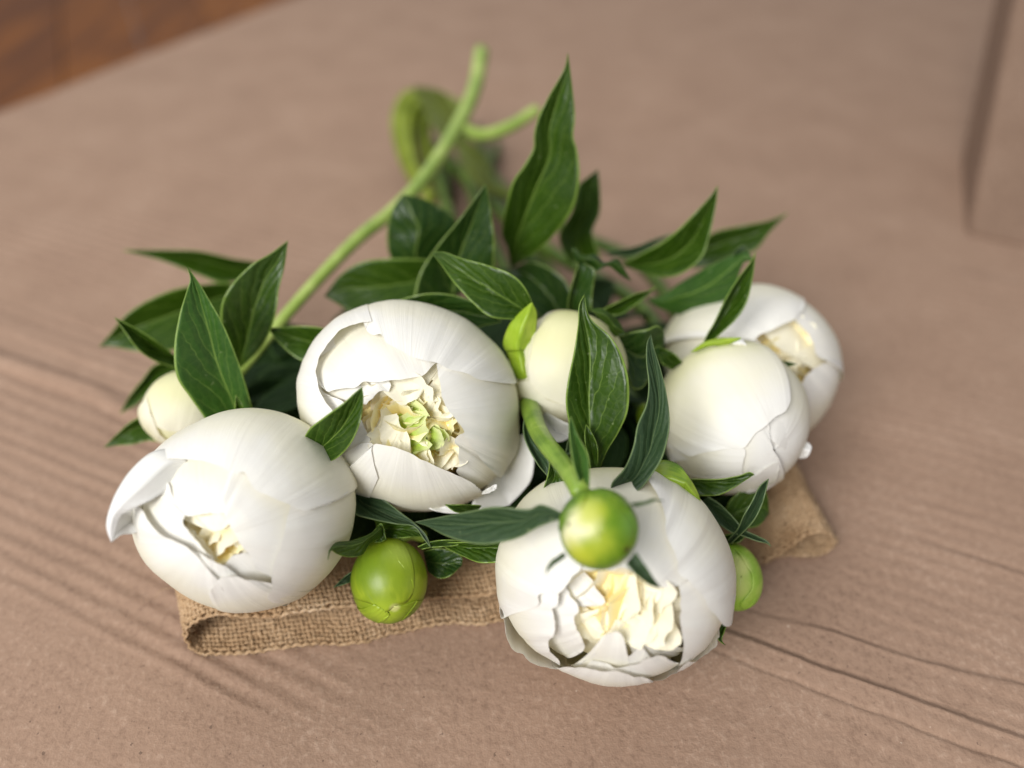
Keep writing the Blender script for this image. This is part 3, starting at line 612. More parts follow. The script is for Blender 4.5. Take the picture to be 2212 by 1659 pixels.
petal(hD, D_, '3', [(190, 1120), (196, 1200), (240, 1330), (330, 1405), (420, 1470), (560, 1500), (640, 1530)], 1.02, 0.0, seed=65)
petal(hD, D_, '3', [(1372, 880), (1376, 1040), (1374, 1180), (1396, 1300), (1390, 1430), (1365, 1500), (1320, 1560)], 1.0, 0.0, seed=66, nu=50, wr=.010)
petal(hD, D_, '3', [(1660, 1190), (1640, 1300), (1560, 1385), (1500, 1430), (1440, 1430), (1380, 1500)], 0.99, 0.0, seed=67)
petal(hD, D_, '3', [(540, 1490), (640, 1490), (760, 1500), (850, 1515), (930, 1500), (1020, 1535), (1120, 1562), (1230, 1578), (1320, 1548), (1375, 1500), (1440, 1440)], 1.03, 0.0, seed=68)
petal(hD, D_, '3', [(770, 1440), (860, 1465), (960, 1480), (1060, 1455), (1100, 1438), (1150, 1400), (1220, 1395), (1290, 1410), (1280, 1460), (1340, 1500), (1380, 1480)], 0.985, 0.0, seed=69, nu=50, wr=.006)
petal(hD, D_, '3', [(690, 1450), (790, 1400), (800, 1340), (830, 1280), (870, 1240), (950, 1228), (990, 1265), (1005, 1320), (1025, 1400), (1060, 1370), (1100, 1338), (1135, 1350), (1125, 1400), (1090, 1440)], 0.965, 0.0, seed=70, nu=60, wr=.006, rag=.004)
petal(hD, D_, '3', [(600, 930), (622, 980), (680, 1040), (690, 1090), (660, 1130), (700, 1250), (725, 1330), (700, 1380), (650, 1380)], 0.93, 0.0, seed=72, mat=PW, nu=50, wr=.008)
petal(hD, D_, '3', [(610, 900), (680, 940), (740, 1000), (800, 1040), (850, 1050), (862, 1000), (800, 930), (780, 880)], 0.84, 0.0, seed=74, mat=PW, nu=50, wr=.012)
petal(hD, D_, '3', [(1080, 1000), (1180, 1010), (1260, 990), (1300, 1050), (1310, 1150), (1350, 1230), (1300, 1250), (1200, 1250), (1110, 1220)], 0.80, 0.0, seed=75, mat=PC, nu=50, wr=.03)
petal(hD, D_, '3', [(1240, 960), (1300, 920), (1372, 920), (1376, 1080), (1310, 1070), (1250, 1020)], 0.86, 0.0, seed=76, mat=PC, wr=.03)
petal(hD, D_, '3', [(690, 1040), (780, 1080), (850, 1120), (880, 1180), (960, 1230), (1060, 1240), (1115, 1210), (1060, 1180), (1000, 1130)], 0.76, 0.0, seed=77, mat=PC, nu=50, wr=.03)
petal(hD, D_, '3', [(860, 1060), (900, 1110), (960, 1140), (1030, 1130), (1040, 1080), (990, 1080)], 0.80, 0.0, seed=78, mat=PC, wr=.03)
petal(hD, D_, '3', [(1020, 1280), (1080, 1300), (1180, 1290), (1300, 1300), (1290, 1340), (1200, 1370)], 0.90, 0.0, seed=79, mat=PW, wr=.03)
cluster(hD, D_, '3', [(660, 1000), (720, 930), (800, 870), (950, 820), (1150, 870), (1310, 960), (1310, 1150), (1220, 1280), (1000, 1280), (800, 1280), (660, 1200)], 30, 0.80, 0.92, .30, .42, [PY, PC, PC], 11, ruf=.05)
leaf(D_, '3', [(1150, 200), (1190, 110), (1262, 48), (1370, 78), (1440, 160), (1500, 260), (1533, 362)], [(1165, 200), (1240, 250), (1320, 290), (1400, 302), (1410, 250), (1440, 290), (1533, 366)], 24.9, 24.6, .5, -.35, .45, .03, SO, 'sepal', 63)
leaf(D_, '3', [(1400, 300), (1430, 200), (1450, 260), (1490, 340)], [(1400, 310), (1440, 330), (1470, 350), (1490, 345)], 25.2, 25.0, .5, .1, .2, .03, SO, 'sepal', 64)

# ------------------------------------------------------------------ peony E: right, closed bowl
hE = Head(1588, 902, 163, 166, 0, 29.6, ('4', 900, 1180))
E_ = thing('peony', hE.C, 'smooth white peony still closed like a bowl, lying on the right above the green bracts', 'flower')
petal(hE, E_, '4', [(232, 1080), (250, 1140), (300, 1172), (395, 1194), (450, 1182), (520, 1168), (600, 1157), (705, 1152), (745, 1110), (780, 1062), (830, 1030), (900, 970), (952, 935), (985, 870), (984, 800), (950, 730)], 1.035, 0.002, seed=81, nu=64, nv=36, wr=.009)
petal(hE, E_, '4', [(230, 1220), (300, 1230), (450, 1200), (600, 1150), (712, 1150), (705, 1230), (700, 1290), (760, 1330), (700, 1420)], 1.0, 0.0, seed=82)
petal(hE, E_, '4', [(700, 1300), (720, 1160), (770, 1070), (850, 1020), (862, 1100), (880, 1160), (922, 1225), (915, 1300), (860, 1345)], 0.985, -0.012, seed=83)
petal(hE, E_, '4', [(860, 1000), (870, 1100), (890, 1180), (922, 1225), (930, 1300), (900, 1350)], 1.0, -0.012, seed=84)
petal(hE, E_, '4', [(430, 1340), (600, 1310), (760, 1290), (900, 1235), (915, 1260), (890, 1345), (800, 1380), (700, 1420)], 1.018, 0.0, seed=85)
petal(hE, E_, '4', [(990, 760), (970, 900), (890, 990), (850, 1020), (870, 1100), (1000, 1200)], 0.96, 0.0, seed=86)
leaf(E_, '4', [(1060, 1010), (1082, 1030), (1072, 1070)], [(1050, 1040), (1060, 1060), (1072, 1072)], 29.6, 29.6, .5, -.15, .1, .02, PF, 'petal', 87)
leaf(E_, '4', [(1010, 1180), (1060, 1110), (1108, 1140), (1105, 1175)], [(1010, 1200), (1040, 1215), (1080, 1210), (1105, 1180)], 29.6, 29.4, .5, -.2, .2, .02, PF, 'petal', 88)
leaf(E_, '4', [(395, 585), (470, 530), (560, 505), (692, 500)], [(430, 580), (520, 548), (600, 545), (692, 506)], 28.6, 28.4, .5, -.15, .15, .02, SG, 'sepal', 89)
leaf(E_, '4', [(620, 560), (640, 510), (690, 505), (725, 540)], [(640, 580), (680, 560), (710, 550), (725, 545)], 28.7, 28.5, .5, -.1, .1, .05, PF, 'petal', 90)

# ------------------------------------------------------------------ peony F: back right, half hidden, its heart turned to the right
hF = Head(1618, 790, 185, 168, -15, 34.0, ('4', 930, 560))
F_ = thing('peony', hF.C, 'open white peony at the back right, half hidden behind the closed one', 'flower', 'open white peonies of the bunch')
petal(hF, F_, '4', [(250, 480), (500, 500), (640, 480), (760, 520), (800, 490), (880, 455), (900, 440), (1000, 400), (1020, 380), (1060, 330)], 1.04, 0.0, seed=101, nu=54)
petal(hF, F_, '4', [(960, 330), (1010, 400), (1060, 450), (1110, 530), (1130, 600), (1200, 640, .02), (1245, 600, .03)], 1.02, 0.0, seed=102)
petal(hF, F_, '4', [(1240, 640), (1180, 650), (1110, 690), (1060, 740), (1030, 800), (1040, 900), (1090, 980)], 1.0, 0.0, seed=103)
petal(hF, F_, '4', [(560, 700), (640, 640), (780, 520), (830, 620), (900, 680), (1000, 780), (1060, 900)], 0.97, 0.0, seed=104)
petal(hF, F_, '4', [(870, 450), (950, 440), (1010, 400), (1060, 450), (1110, 530), (1050, 570), (980, 600), (900, 560)], 0.92, 0.0, seed=105, mat=PC)
cluster(hF, F_, '4', [(780, 500), (880, 450), (1050, 450), (1110, 540), (1130, 650), (1040, 780), (960, 720), (860, 640)], 16, 0.86, 0.94, .26, .45, [PY, PC, PC], 9, ruf=.04)
leaf(F_, '4', [(1060, 930), (1070, 990)], [(1090, 930), (1070, 990)], 32.5, 32.5, .5, .05, 0, 0, PC, 'petal', 106)
leaf(F_, '4', [(870, 635), (950, 638), (1022, 656)], [(915, 682), (970, 672), (1022, 657)], 29.6, 29.4, .5, .05, 0, .02, LD, 'leaf', 107)


for h_, t_, s_ in ((hA, A, .70), (hC, C_, .72), (hD, D_, .74), (hF, F_, .74)):
    ball(h_, t_, s_, PY, 'heart_fill_core', 5)  # added yellow cores that keep gaps between the heart petals from going dark
ball(hE, E_, .95, PW, 'inner_petals', 6)

# ------------------------------------------------------------------ cream bud in the middle and cream bud at the far left
hM = Head(1226, 794, 134, 124, 0, 28.3, ('5', 560, 700))
M_ = thing('peony_bud', hM.C, 'cream bud beside the middle peony with a lime green sepal on its left', 'flower bud')
ball(hM, M_, 0.97, PB, 'bud_petals', 3)
petal(hM, M_, '5', [(240, 600), (260, 700), (340, 700), (380, 760), (470, 830), (600, 862), (800, 850), (960, 760)], 1.015, 0.0, mat=PB, seed=111, base=(-.2, -.5, -.8))
petal(hM, M_, '5', [(700, 150), (520, 200), (400, 300), (370, 420), (350, 560), (345, 700), (420, 800), (600, 860), (800, 840), (900, 600), (880, 400)], 1.0, 0.0, mat=PB, seed=112, base=(.2, .9, -.3), nu=50)
leaf(M_, '5', [(335, 682), (248, 672), (205, 550), (178, 478)], [(345, 678), (358, 600), (355, 520), (352, 468)], 26.9, 26.9, .5, -.30, .15, .01, SG, 'sepal', 113, solid=.06)
leaf(M_, '5', [(178, 492), (162, 430), (200, 320), (268, 235), (357, 158)], [(352, 478), (350, 468), (382, 380), (390, 230), (357, 158)], 26.8, 26.7, .5, -.32, .2, .01, SG, 'sepal', 114, solid=.06)
leaf(M_, '5', [(390, 915), (405, 980), (440, 1050), (480, 1110), (560, 1118), (625, 1085)], [(440, 905), (520, 950), (600, 990), (640, 1010), (640, 1050), (625, 1085)], 27.4, 27.2, .5, .4, 0, .04, PF, 'petal', 115)
leaf(M_, '5', [(760, 200), (850, 203), (950, 280), (1006, 370)], [(800, 240), (880, 310), (915, 390), (1006, 372)], 27.4, 27.6, .4, -.2, .1, .03, LM, 'leaf', 116)
hN = Head(408, 884, 97, 88, 0, 31.5, ('6', 520, 1150))
N_ = thing('peony_bud', hN.C, 'cream bud at the far left, mostly behind a tall leaf', 'flower bud')
ball(hN, N_, 0.97, PB, 'bud_petals', 4)
petal(hN, N_, '6', [(345, 1180), (380, 1280), (420, 1380), (470, 1460), (560, 1500)], 1.015, 0.0, mat=PB, seed=121, base=(-.6, -.6, -.5))
petal(hN, N_, '6', [(330, 1300), (420, 1380), (560, 1420), (700, 1400), (760, 1300)], 1.0, 0.0, mat=PB, seed=122, base=(.1, .9, -.4))

# ------------------------------------------------------------------ round green buds
def patch_mat(name, h, spots, base):
    """bud skin with soft paler or darker patches at places on the bud (object space)"""
    t = NT(name); tc = t.t.nodes.new('ShaderNodeTexCoord'); ob = tc.outputs['Object']; uv = tc.outputs['UV']
    st = t.noise(t.mapping(uv, (14, 2.2, 1)), 1.0, 3.0, 0.6, 0.4); bl = t.noise(ob, 90.0, 3.0)
    col = t.ramp(t.math('ADD', t.math('MULTIPLY', st, 0.4), t.math('MULTIPLY', bl, 0.6)), [(0.36, base[0]), (0.5, base[1]), (0.64, base[2])])
    wob = t.t.nodes.new('ShaderNodeTexNoise'); wob.inputs['Scale'].default_value = 150.0; t.link(ob, wob.inputs['Vector'])
    for c, x, y, r0, r1, cc, am in spots:
        D, K = h.dirs(cv(c, [(x, y)])); P = (h.pt(D[0], 1.0)-h.C)*CM
        vm = t.t.nodes.new('ShaderNodeVectorMath'); vm.operation = 'DISTANCE'; t.link(ob, vm.inputs[0]); vm.inputs[1].default_value = P.tolist()
        d = t.math('ADD', vm.outputs['Value'], t.math('MULTIPLY', t.math('SUBTRACT', wob.outputs[0], 0.5), 0.45*r1*CM))
        mr = t.t.nodes.new('ShaderNodeMapRange'); mr.interpolation_type = 'SMOOTHSTEP'; mr.inputs[1].default_value = r1*CM; mr.inputs[2].default_value = r0*CM
        t.link(d, mr.inputs[0]); col = t.mix(t.math('MULTIPLY', mr.outputs[0], am), col, cc)
    fine = t.noise(ob, 900.0, 2.0)
    return t.finish(col, 0.40, 0.42, 0.0, None, t.math('ADD', t.math('MULTIPLY', st, 0.4), t.math('MULTIPLY', fine, 0.12)), 0.0006, 0.4)
def green_bud(h, label, spots, base, petals):
    t = thing('peony_bud', h.C, label, 'flower bud', 'round green buds'); m = patch_mat('bud_skin', h, spots, base)
    ball(h, t, 0.985, m, 'bud_body', 7)
    for i, (c, e, sh, b) in enumerate(petals): petal(h, t, c, e, sh, 0.0, m, b, 130+i, name='sepal', wr=.003, rag=.004, solid=.012)
    return t
CREAM = (0.74, 0.72, 0.44); YEL = (0.42, 0.46, 0.03); DK = (0.06, 0.13, 0.008); BR = (0.05, 0.028, 0.01)
OLV = ((0.13, 0.20, 0.006), (0.19, 0.27, 0.008), (0.26, 0.34, 0.014))
hG1 = Head(841, 1254, 84, 92, 0, 26.3, ('8', 660, 1290))
G1 = green_bud(hG1, 'glossy olive green bud on the burlap between the two front peonies', [
    ('8', 760, 870, .1, .75, (0.30, 0.40, 0.05), .7), ('8', 640, 1300, .1, .8, (0.34, 0.45, 0.03), .8), ('8', 480, 950, .2, 1.1, (0.11, 0.19, 0.01), .7), ('8', 700, 1255, .08, .22, (0.60, 0.62, 0.22), .9)], OLV, [
    ('8', [(640, 830), (780, 1000), (830, 1120), (790, 1210), (700, 1240), (640, 1285), (560, 1235), (420, 1190)], 0.996, (-.3, .8, -.5)),
    ('8', [(560, 1225), (620, 1260), (665, 1300), (630, 1320), (600, 1350)], 1.0, (-.5, -.2, -.9)),
    ('8', [(690, 1238), (770, 1232), (850, 1200), (800, 1280), (745, 1345)], 0.994, (.5, -.3, -.8))])
hG2 = Head(1293, 1143, 87, 89, 0, 20.7, ('3', 830, 560))
G2 = green_bud(hG2, 'round green bud with a pale cream patch, in front of the widest open peony', [
    ('3', 690, 480, .22, .62, CREAM, .95), ('3', 620, 600, .15, .50, CREAM, .95), ('3', 760, 400, .1, .6, YEL, .8), ('3', 680, 700, .1, .65, YEL, .9), ('3', 830, 620, .1, .6, YEL, .6), ('3', 1060, 500, .1, .6, (0.16, 0.33, 0.05), .8), ('3', 1015, 665, .04, .14, BR, .9), ('3', 612, 490, .02, .09, BR, .7), ('3', 600, 330, .2, .6, DK, .8)],
    ((0.07, 0.16, 0.006), (0.12, 0.23, 0.008), (0.20, 0.31, 0.015)), [
    ('3', [(545, 540), (600, 430), (680, 400), (725, 330), (735, 270), (650, 250)], 1.008, (-.5, .6, -.6)),
    ('3', [(760, 270), (900, 300), (1030, 420), (1085, 560), (1020, 680), (900, 740)], 1.004, (.5, .7, -.6))])
hG3 = Head(1584, 1247, 60, 73, 8, 28.4, ('E', 580, 960))
G3 = green_bud(hG3, 'green bud with a pale split skin at the right edge of the widest open peony', [
    ('E', 570, 880, .1, .55, (0.60, 0.64, 0.22), .9), ('E', 580, 1040, .1, .6, (0.48, 0.56, 0.15), .9), ('E', 540, 740, .1, .4, (0.20, 0.36, 0.02), .8)],
    ((0.16, 0.32, 0.02), (0.26, 0.44, 0.04), (0.36, 0.52, 0.08)), [
    ('E', [(480, 700), (560, 780), (640, 900), (668, 960), (660, 1060), (570, 1180), (620, 1210), (700, 1120)], 1.012, (.7, .3, -.5)),
    ('E', [(480, 760), (560, 800), (530, 880), (490, 890)], 1.01, (-.2, .9, -.3))])
hG4 = Head(1398, 903, 24, 32, 10, 29.0, ('5', 1120, 920))
G4 = green_bud(hG4, 'small green bud in the shade behind the long grey green leaf', [], ((0.10, 0.18, 0.01), (0.16, 0.25, 0.012), (0.24, 0.33, 0.02)), [
    ('5', [(1090, 880), (1130, 900), (1160, 960), (1150, 1010)], 1.03, (.1, .8, -.5))])

# ------------------------------------------------------------------ leaves (each belongs to the flower or bud whose stem carries it)
leaf(N_, '6', [(800, 1420), (740, 1310), (650, 1180), (560, 1040), (540, 850), (575, 620), (630, 440), (652, 360), (628, 278)], [(1100, 1400), (1086, 1290), (1062, 1190), (1000, 980), (920, 770), (860, 640), (790, 520), (715, 395), (628, 278)], 29.4, 27.6, .68, .35, .25, .04, LL, seed=1, nv=44)
leaf(N_, '6', [(985, 970), (900, 860), (862, 640), (880, 500), (960, 375), (1080, 260), (1200, 190), (1290, 125), (1326, 98)], [(1005, 972), (1120, 862), (1205, 720), (1250, 560), (1262, 440), (1302, 280), (1326, 98)], 31.0, 29.2, .60, .4, .2, .04, LM, seed=2, nv=44)
leaf(N_, '6', [(960, 400), (860, 390), (600, 420), (400, 490), (220, 600), (100, 740), (20, 832)], [(960, 620), (860, 640), (760, 720), (550, 850), (300, 862), (110, 830), (20, 832)], 36.5, 36.5, .4, .5, .3, .05, LM, seed=3)
leaf(N_, '6', [(1150, 260), (1080, 240), (950, 222), (720, 172), (500, 163), (190, 163)], [(1100, 380), (1000, 375), (860, 390), (700, 330), (450, 232), (190, 165)], 38, 38, .35, .6, .2, .06, LM, seed=4)
leaf(N_, '6', [(600, 900), (540, 885), (400, 780), (270, 700), (128, 628)], [(600, 1000), (540, 975), (400, 925), (290, 850), (200, 730), (128, 628)], 32, 31, .3, .3, .1, .03, LM, seed=5)
leaf(N_, '6', [(600, 920), (500, 930), (400, 960), (320, 1060), (240, 1160), (165, 1292)], [(580, 1020), (520, 1030), (420, 1085), (300, 1215), (165, 1292)], 35, 35.5, .5, .3, .1, .03, LM, seed=6)
leaf(N_, '6', [(460, 1250), (330, 1308), (240, 1350), (150, 1430), (55, 1526)], [(440, 1490), (360, 1480), (250, 1506), (150, 1512), (55, 1526)], 32.6, 33, .35, .35, .1, .03, LM, seed=7)
leaf(A, '6', [(1055, 1290), (970, 1300), (962, 1230), (965, 1160)], [(1080, 1300), (1025, 1290), (1010, 1220), (965, 1160)], 28.4, 28.2, .4, .1, 0, .01, LM, seed=8)
leaf(C_, '6', [(1720, 770), (1600, 710), (1450, 688), (1300, 694), (1190, 700)], [(1700, 960), (1600, 960), (1460, 942), (1350, 882), (1250, 785), (1190, 700)], 29.8, 30, .42, .4, .1, .04, LM, seed=9)
leaf(A, '2', [(20, 1130), (90, 1060), (150, 960), (250, 880), (400, 770), (470, 705), (522, 664)], [(120, 1230), (240, 1205), (350, 1162), (450, 1052), (512, 900), (532, 750), (522, 664)], 25.4, 23.1, .55, .3, .3, .04, LM, seed=10, nv=40)
leaf(C_, '7', [(778, 1360), (760, 1250), (728, 1150), (780, 900), (850, 790), (905, 690), (910, 600), (940, 500), (1000, 380), (1080, 240), (1100, 148)], [(790, 1360), (900, 1290), (1020, 1180), (1130, 1020), (1165, 850), (1152, 700), (1130, 620), (1140, 500), (1120, 300), (1100, 148)], 33.2, 30.6, .36, .55, .5, .05, LM, seed=11, nv=52)
leaf(C_, '7', [(1100, 1330), (1050, 1180), (1120, 1050), (1160, 900), (1205, 858), (1270, 808)], [(1290, 1330), (1272, 1280), (1240, 1160), (1280, 1050), (1280, 900), (1270, 808)], 35.5, 34.8, .5, .4, .2, .05, LM, seed=12)
leaf(C_, '7', [(210, 1620), (230, 1520), (270, 1380), (370, 1230), (470, 1110), (560, 990), (636, 888)], [(690, 1420), (684, 1330), (686, 1200), (670, 1080), (655, 980), (636, 888)], 31.6, 30.0, .5, .6, .1, .04, LD, seed=13)
leaf(C_, '7', [(925, 1620), (860, 1480), (780, 1400), (650, 1350), (500, 1310), (400, 1275), (328, 1278)], [(880, 1660), (790, 1655), (660, 1640), (560, 1560), (450, 1440), (380, 1340), (328, 1278)], 27.2, 27.8, .5, .35, .35, .04, LM, seed=14, nv=40)
leaf(C_, '7', [(180, 1400), (95, 1300), (78, 1160), (110, 1030), (170, 950)], [(330, 1400), (420, 1220), (470, 1090), (340, 1000), (250, 965), (170, 950)], 34, 33.4, .45, -.5, .6, .05, LD, seed=15)
leaf(C_, '0', [(960, 570), (915, 560), (800, 562), (740, 590), (700, 640)], [(900, 660), (880, 650), (850, 668), (780, 680), (700, 640)], 33, 33.2, .5, .3, .3, .05, LM, seed=16)
leaf(C_, '7', [(0, 1655), (60, 1610), (150, 1545), (330, 1507), (500, 1530), (640, 1600), (725, 1668)], [(0, 1700), (100, 1720), (300, 1720), (520, 1710), (725, 1670)], 29.2, 28.3, .45, .4, .2, .04, LD, seed=17)
leaf(M_, '7', [(1150, 1640), (1120, 1500), (1050, 1400), (900, 1330), (780, 1370)], [(1000, 1680), (900, 1600), (830, 1500), (790, 1430), (780, 1370)], 32.4, 33.4, .5, .5, .2, .05, LD, seed=18)
leaf(M_, 'F', [(283, 1260), (290, 1160), (318, 1040), (350, 930), (368, 860), (322, 730)], [(480, 1260), (490, 1100), (510, 960), (500, 900), (420, 850), (322, 730)], 30.2, 29.6, .2, .3, .1, .03, LD, seed=19)
leaf(M_, 'F', [(318, 735), (350, 735), (410, 785), (520, 785), (590, 852), (690, 826), (745, 890), (812, 1002)], [(322, 760), (365, 850), (440, 872), (530, 915), (620, 880), (715, 945), (760, 975), (812, 1002)], 29.4, 29.8, .4, -.2, .2, .10, LD, seed=20)
leaf(E_, 'F', [(735, 872), (900, 775), (1060, 690), (1200, 580), (1350, 430), (1470, 300), (1530, 212)], [(760, 885), (900, 930), (1100, 972), (1250, 930), (1400, 800), (1462, 620), (1512, 380), (1530, 212)], 33.2, 31.2, .5, .5, .2, .04, LM, seed=21, nv=44)
leaf(E_, 'F', [(598, 752), (720, 740), (850, 718), (1000, 660), (1160, 608)], [(640, 800), (800, 800), (900, 770), (1010, 710), (1160, 610)], 34.6, 34, .4, .3, .1, .05, LG, seed=22)
leaf(E_, 'F', [(1380, 700), (1500, 600), (1700, 552), (1920, 512), (2020, 480), (2112, 438)], [(1320, 900), (1500, 882), (1700, 800), (1850, 742), (1960, 600), (2112, 438)], 37.5, 37.2, .4, .5, .2, .05, LM, seed=23)
leaf(F_, 'F', [(945, 1150), (1080, 1120), (1200, 1030), (1350, 940), (1500, 860), (1650, 790), (1770, 758), (1822, 832)], [(950, 1165), (1050, 1230), (1200, 1280), (1350, 1296), (1480, 1260), (1600, 1150), (1680, 1020), (1740, 860), (1822, 832)], 33.4, 31.0, .4, -.5, .5, .04, LL, seed=24, nv=44)
leaf(F_, 'F', [(1650, 790), (1690, 740), (1745, 708), (1782, 745)], [(1700, 790), (1720, 770), (1760, 735), (1782, 750)], 31.6, 31.4, .5, .1, .1, .01, LG, seed=25)
leaf(E_, 'F', [(1395, 1560), (1440, 1450), (1500, 1350), (1600, 1140), (1700, 980), (1800, 850), (1842, 768)], [(1440, 1560), (1500, 1490), (1600, 1400), (1700, 1300), (1770, 1180), (1812, 1020), (1835, 860), (1842, 768)], 29.4, 29.8, .3, .4, .1, .04, LM, seed=26, nv=40)
leaf(M_, 'F', [(575, 1240), (700, 1180), (850, 1110), (950, 1085), (1025, 1045)], [(640, 1290), (740, 1275), (850, 1200), (940, 1130), (1025, 1045)], 29.6, 30.2, .45, .3, .1, .03, LM, seed=27)
leaf(G2, '5', [(760, 1330), (690, 1180), (620, 1000), (594, 850), (608, 700), (650, 500), (680, 300), (684, 180), (722, 100)], [(825, 1310), (880, 1180), (960, 1050), (1022, 900), (1028, 700), (980, 520), (900, 390), (780, 285), (740, 210), (722, 100)], 26.2, 25.4, .36, .45, .2, .04, LM, seed=28, nv=48)
leaf(G2, '5', [(905, 1480), (915, 1400), (1000, 1300), (1060, 1150), (1090, 1000), (1150, 860), (1166, 720), (1150, 560), (1154, 440), (1182, 376)], [(905, 1482), (990, 1492), (1100, 1452), (1200, 1330), (1270, 1200), (1311, 1000), (1292, 800), (1250, 620), (1205, 480), (1182, 376)], 23.4, 25.8, .55, .35, .3, .05, LG, seed=29, nv=48)
leaf(G2, '5', [(765, 1310), (730, 1150), (724, 1050), (734, 998)], [(815, 1270), (812, 1150), (770, 1050), (734, 998)], 25.6, 25.4, .5, .15, .1, .02, LM, seed=30)
leaf(G2, '5', [(700, 1440), (650, 1300), (625, 1150), (614, 1000), (630, 942)], [(755, 1445), (756, 1300), (742, 1200), (680, 1080), (630, 942)], 21.1, 22.4, .5, .2, .1, .03, LL, seed=31)
leaf(M_, '5', [(890, 392), (960, 395), (1050, 360), (1160, 340), (1222, 315), (1268, 350), (1278, 450)], [(930, 440), (960, 520), (1020, 650), (1060, 752), (1130, 740), (1210, 600), (1278, 450)], 28.4, 29.2, .45, .5, .1, .06, LD, seed=32)
leaf(E_, '5', [(1330, 620), (1255, 570), (1222, 462)], [(1400, 570), (1330, 500), (1222, 462)], 28.9, 29, .5, .2, .1, .03, LM, seed=33)
leaf(G2, '8', [(1860, 600), (1780, 560), (1700, 540), (1620, 572), (1400, 555), (1200, 590), (1000, 628), (838, 660)], [(1840, 640), (1700, 690), (1550, 770), (1350, 812), (1200, 800), (1050, 752), (930, 690), (838, 660)], 20.9, 23.8, .42, .3, .1, .04, LG, seed=34, nv=44)
leaf(A, '8', [(250, 215), (320, 240), (450, 350), (600, 480), (750, 600), (832, 662), (915, 745), (952, 838)], [(300, 300), (380, 500), (420, 600), (550, 642), (700, 672), (832, 690), (900, 775), (952, 838)], 27.2, 25.6, .55, .4, .2, .03, LG, seed=35, nv=44)
leaf(G1, '8', [(1300, 545), (1200, 538), (1120, 540), (1048, 538)], [(1270, 590), (1200, 600), (1120, 590), (1048, 538)], 25.9, 25.4, .5, .1, .1, .02, LM, seed=36)
leaf(G1, '8', [(860, 830), (950, 795), (1080, 782), (1200, 795)], [(890, 848), (960, 835), (1100, 825), (1200, 800)], 25.8, 25.6, .5, .1, 0, .01, LM, seed=37)
leaf(G1, '8', [(1000, 800), (1150, 800), (1300, 790), (1500, 790)], [(1050, 835), (1180, 900), (1300, 942), (1500, 930)], 26.0, 25.2, .3, .3, .1, .03, LM, seed=38)
leaf(G1, '8', [(900, 860), (1000, 840), (1100, 860), (1165, 900), (1165, 960)], [(930, 1000), (1000, 1048), (1080, 1035), (1165, 960)], 27.0, 26.6, .5, .2, .1, .03, LD, seed=39)
leaf(G1, '8', [(605, 670), (560, 720), (500, 755), (400, 790), (300, 800), (252, 850), (240, 918)], [(620, 760), (540, 800), (515, 825), (472, 890), (380, 902), (300, 880), (262, 855), (240, 918)], 25.6, 23.6, .3, -.15, .2, .03, LM, seed=40)
leaf(G1, '8', [(430, 985), (350, 1040), (278, 1112)], [(410, 1070), (335, 1096), (278, 1112)], 26.4, 26.4, .4, .1, 0, .02, LG, seed=41)
leaf(G1, '8', [(560, 640), (700, 640), (850, 680), (910, 765)], [(600, 780), (720, 772), (850, 762), (910, 765)], 26.6, 26.3, .5, .2, .1, .04, LM, seed=42)
leaf(G1, '8', [(540, 740), (600, 670), (625, 700), (640, 780)], [(560, 800), (600, 800), (640, 780)], 25.9, 25.7, .5, .1, 0, .02, LM, seed=43)
leaf(G2, '3', [(1045, 345), (1130, 335), (1200, 315), (1268, 328)], [(1070, 372), (1150, 352), (1210, 330), (1268, 330)], 20.6, 20.7, .5, .05, .1, .01, LG, seed=44)
leaf(G2, '3', [(1075, 680), (1140, 770), (1200, 860), (1256, 937)], [(1008, 762), (1080, 842), (1170, 910), (1256, 937)], 20.5, 20.9, .5, .12, .1, .02, LG, seed=45)
leaf(G2, '3', [(580, 685), (500, 740), (465, 790), (460, 834)], [(595, 712), (512, 772), (475, 805), (460, 834)], 20.6, 20.8, .5, .05, .1, .01, LG, seed=46)
leaf(E_, 'E', [(190, 200), (400, 202), (560, 175), (640, 148), (682, 166)], [(230, 330), (400, 326), (520, 270), (620, 205), (682, 166)], 26.9, 26.6, .15, .2, .1, .02, LM, seed=47)
leaf(G3, 'E', [(320, 335), (420, 400), (520, 500), (600, 590), (700, 640), (780, 680), (812, 725)], [(250, 400), (380, 530), (500, 612), (600, 645), (700, 682), (780, 702), (812, 725)], 27.6, 27.0, .55, .25, .1, .03, LG, seed=48)
leaf(G3, 'E', [(470, 680), (550, 590), (600, 480), (660, 380), (720, 260), (792, 198)], [(500, 705), (600, 610), (680, 520), (742, 400), (775, 280), (792, 198)], 27.2, 26.6, .5, .2, .2, .02, LG, seed=49)
leaf(G3, 'E', [(440, 500), (500, 360), (640, 260), (770, 300), (798, 465)], [(480, 560), (620, 582), (720, 560), (798, 468)], 29.0, 29.4, .5, .3, .1, .03, LM, seed=50)
leaf(G3, 'E', [(440, 640), (520, 620), (600, 600), (640, 560)], [(470, 700), (540, 700), (600, 660), (640, 560)], 28.2, 28.4, .5, .2, .1, .03, LD, seed=51)
leaf(D_, 'E', [(430, 1300), (405, 1400), (400, 1450), (456, 1492)], [(480, 1300), (448, 1390), (430, 1450), (456, 1492)], 26.8, 26.7, .5, .08, .1, .02, LM, seed=52)
leaf(G2, '5', [(370, 885), (305, 970), (310, 1100), (390, 1260), (475, 1365)], [(380, 900), (350, 1000), (420, 1130), (475, 1250), (475, 1365)], 26.4, 25.4, .3, .2, .1, .03, LG, seed=53)
leaf(G2, '5', [(485, 1255), (470, 1340), (438, 1450)], [(495, 1255), (562, 1335), (572, 1410), (438, 1450)], 24.2, 24.2, .4, .2, 0, .03, LM, seed=54)
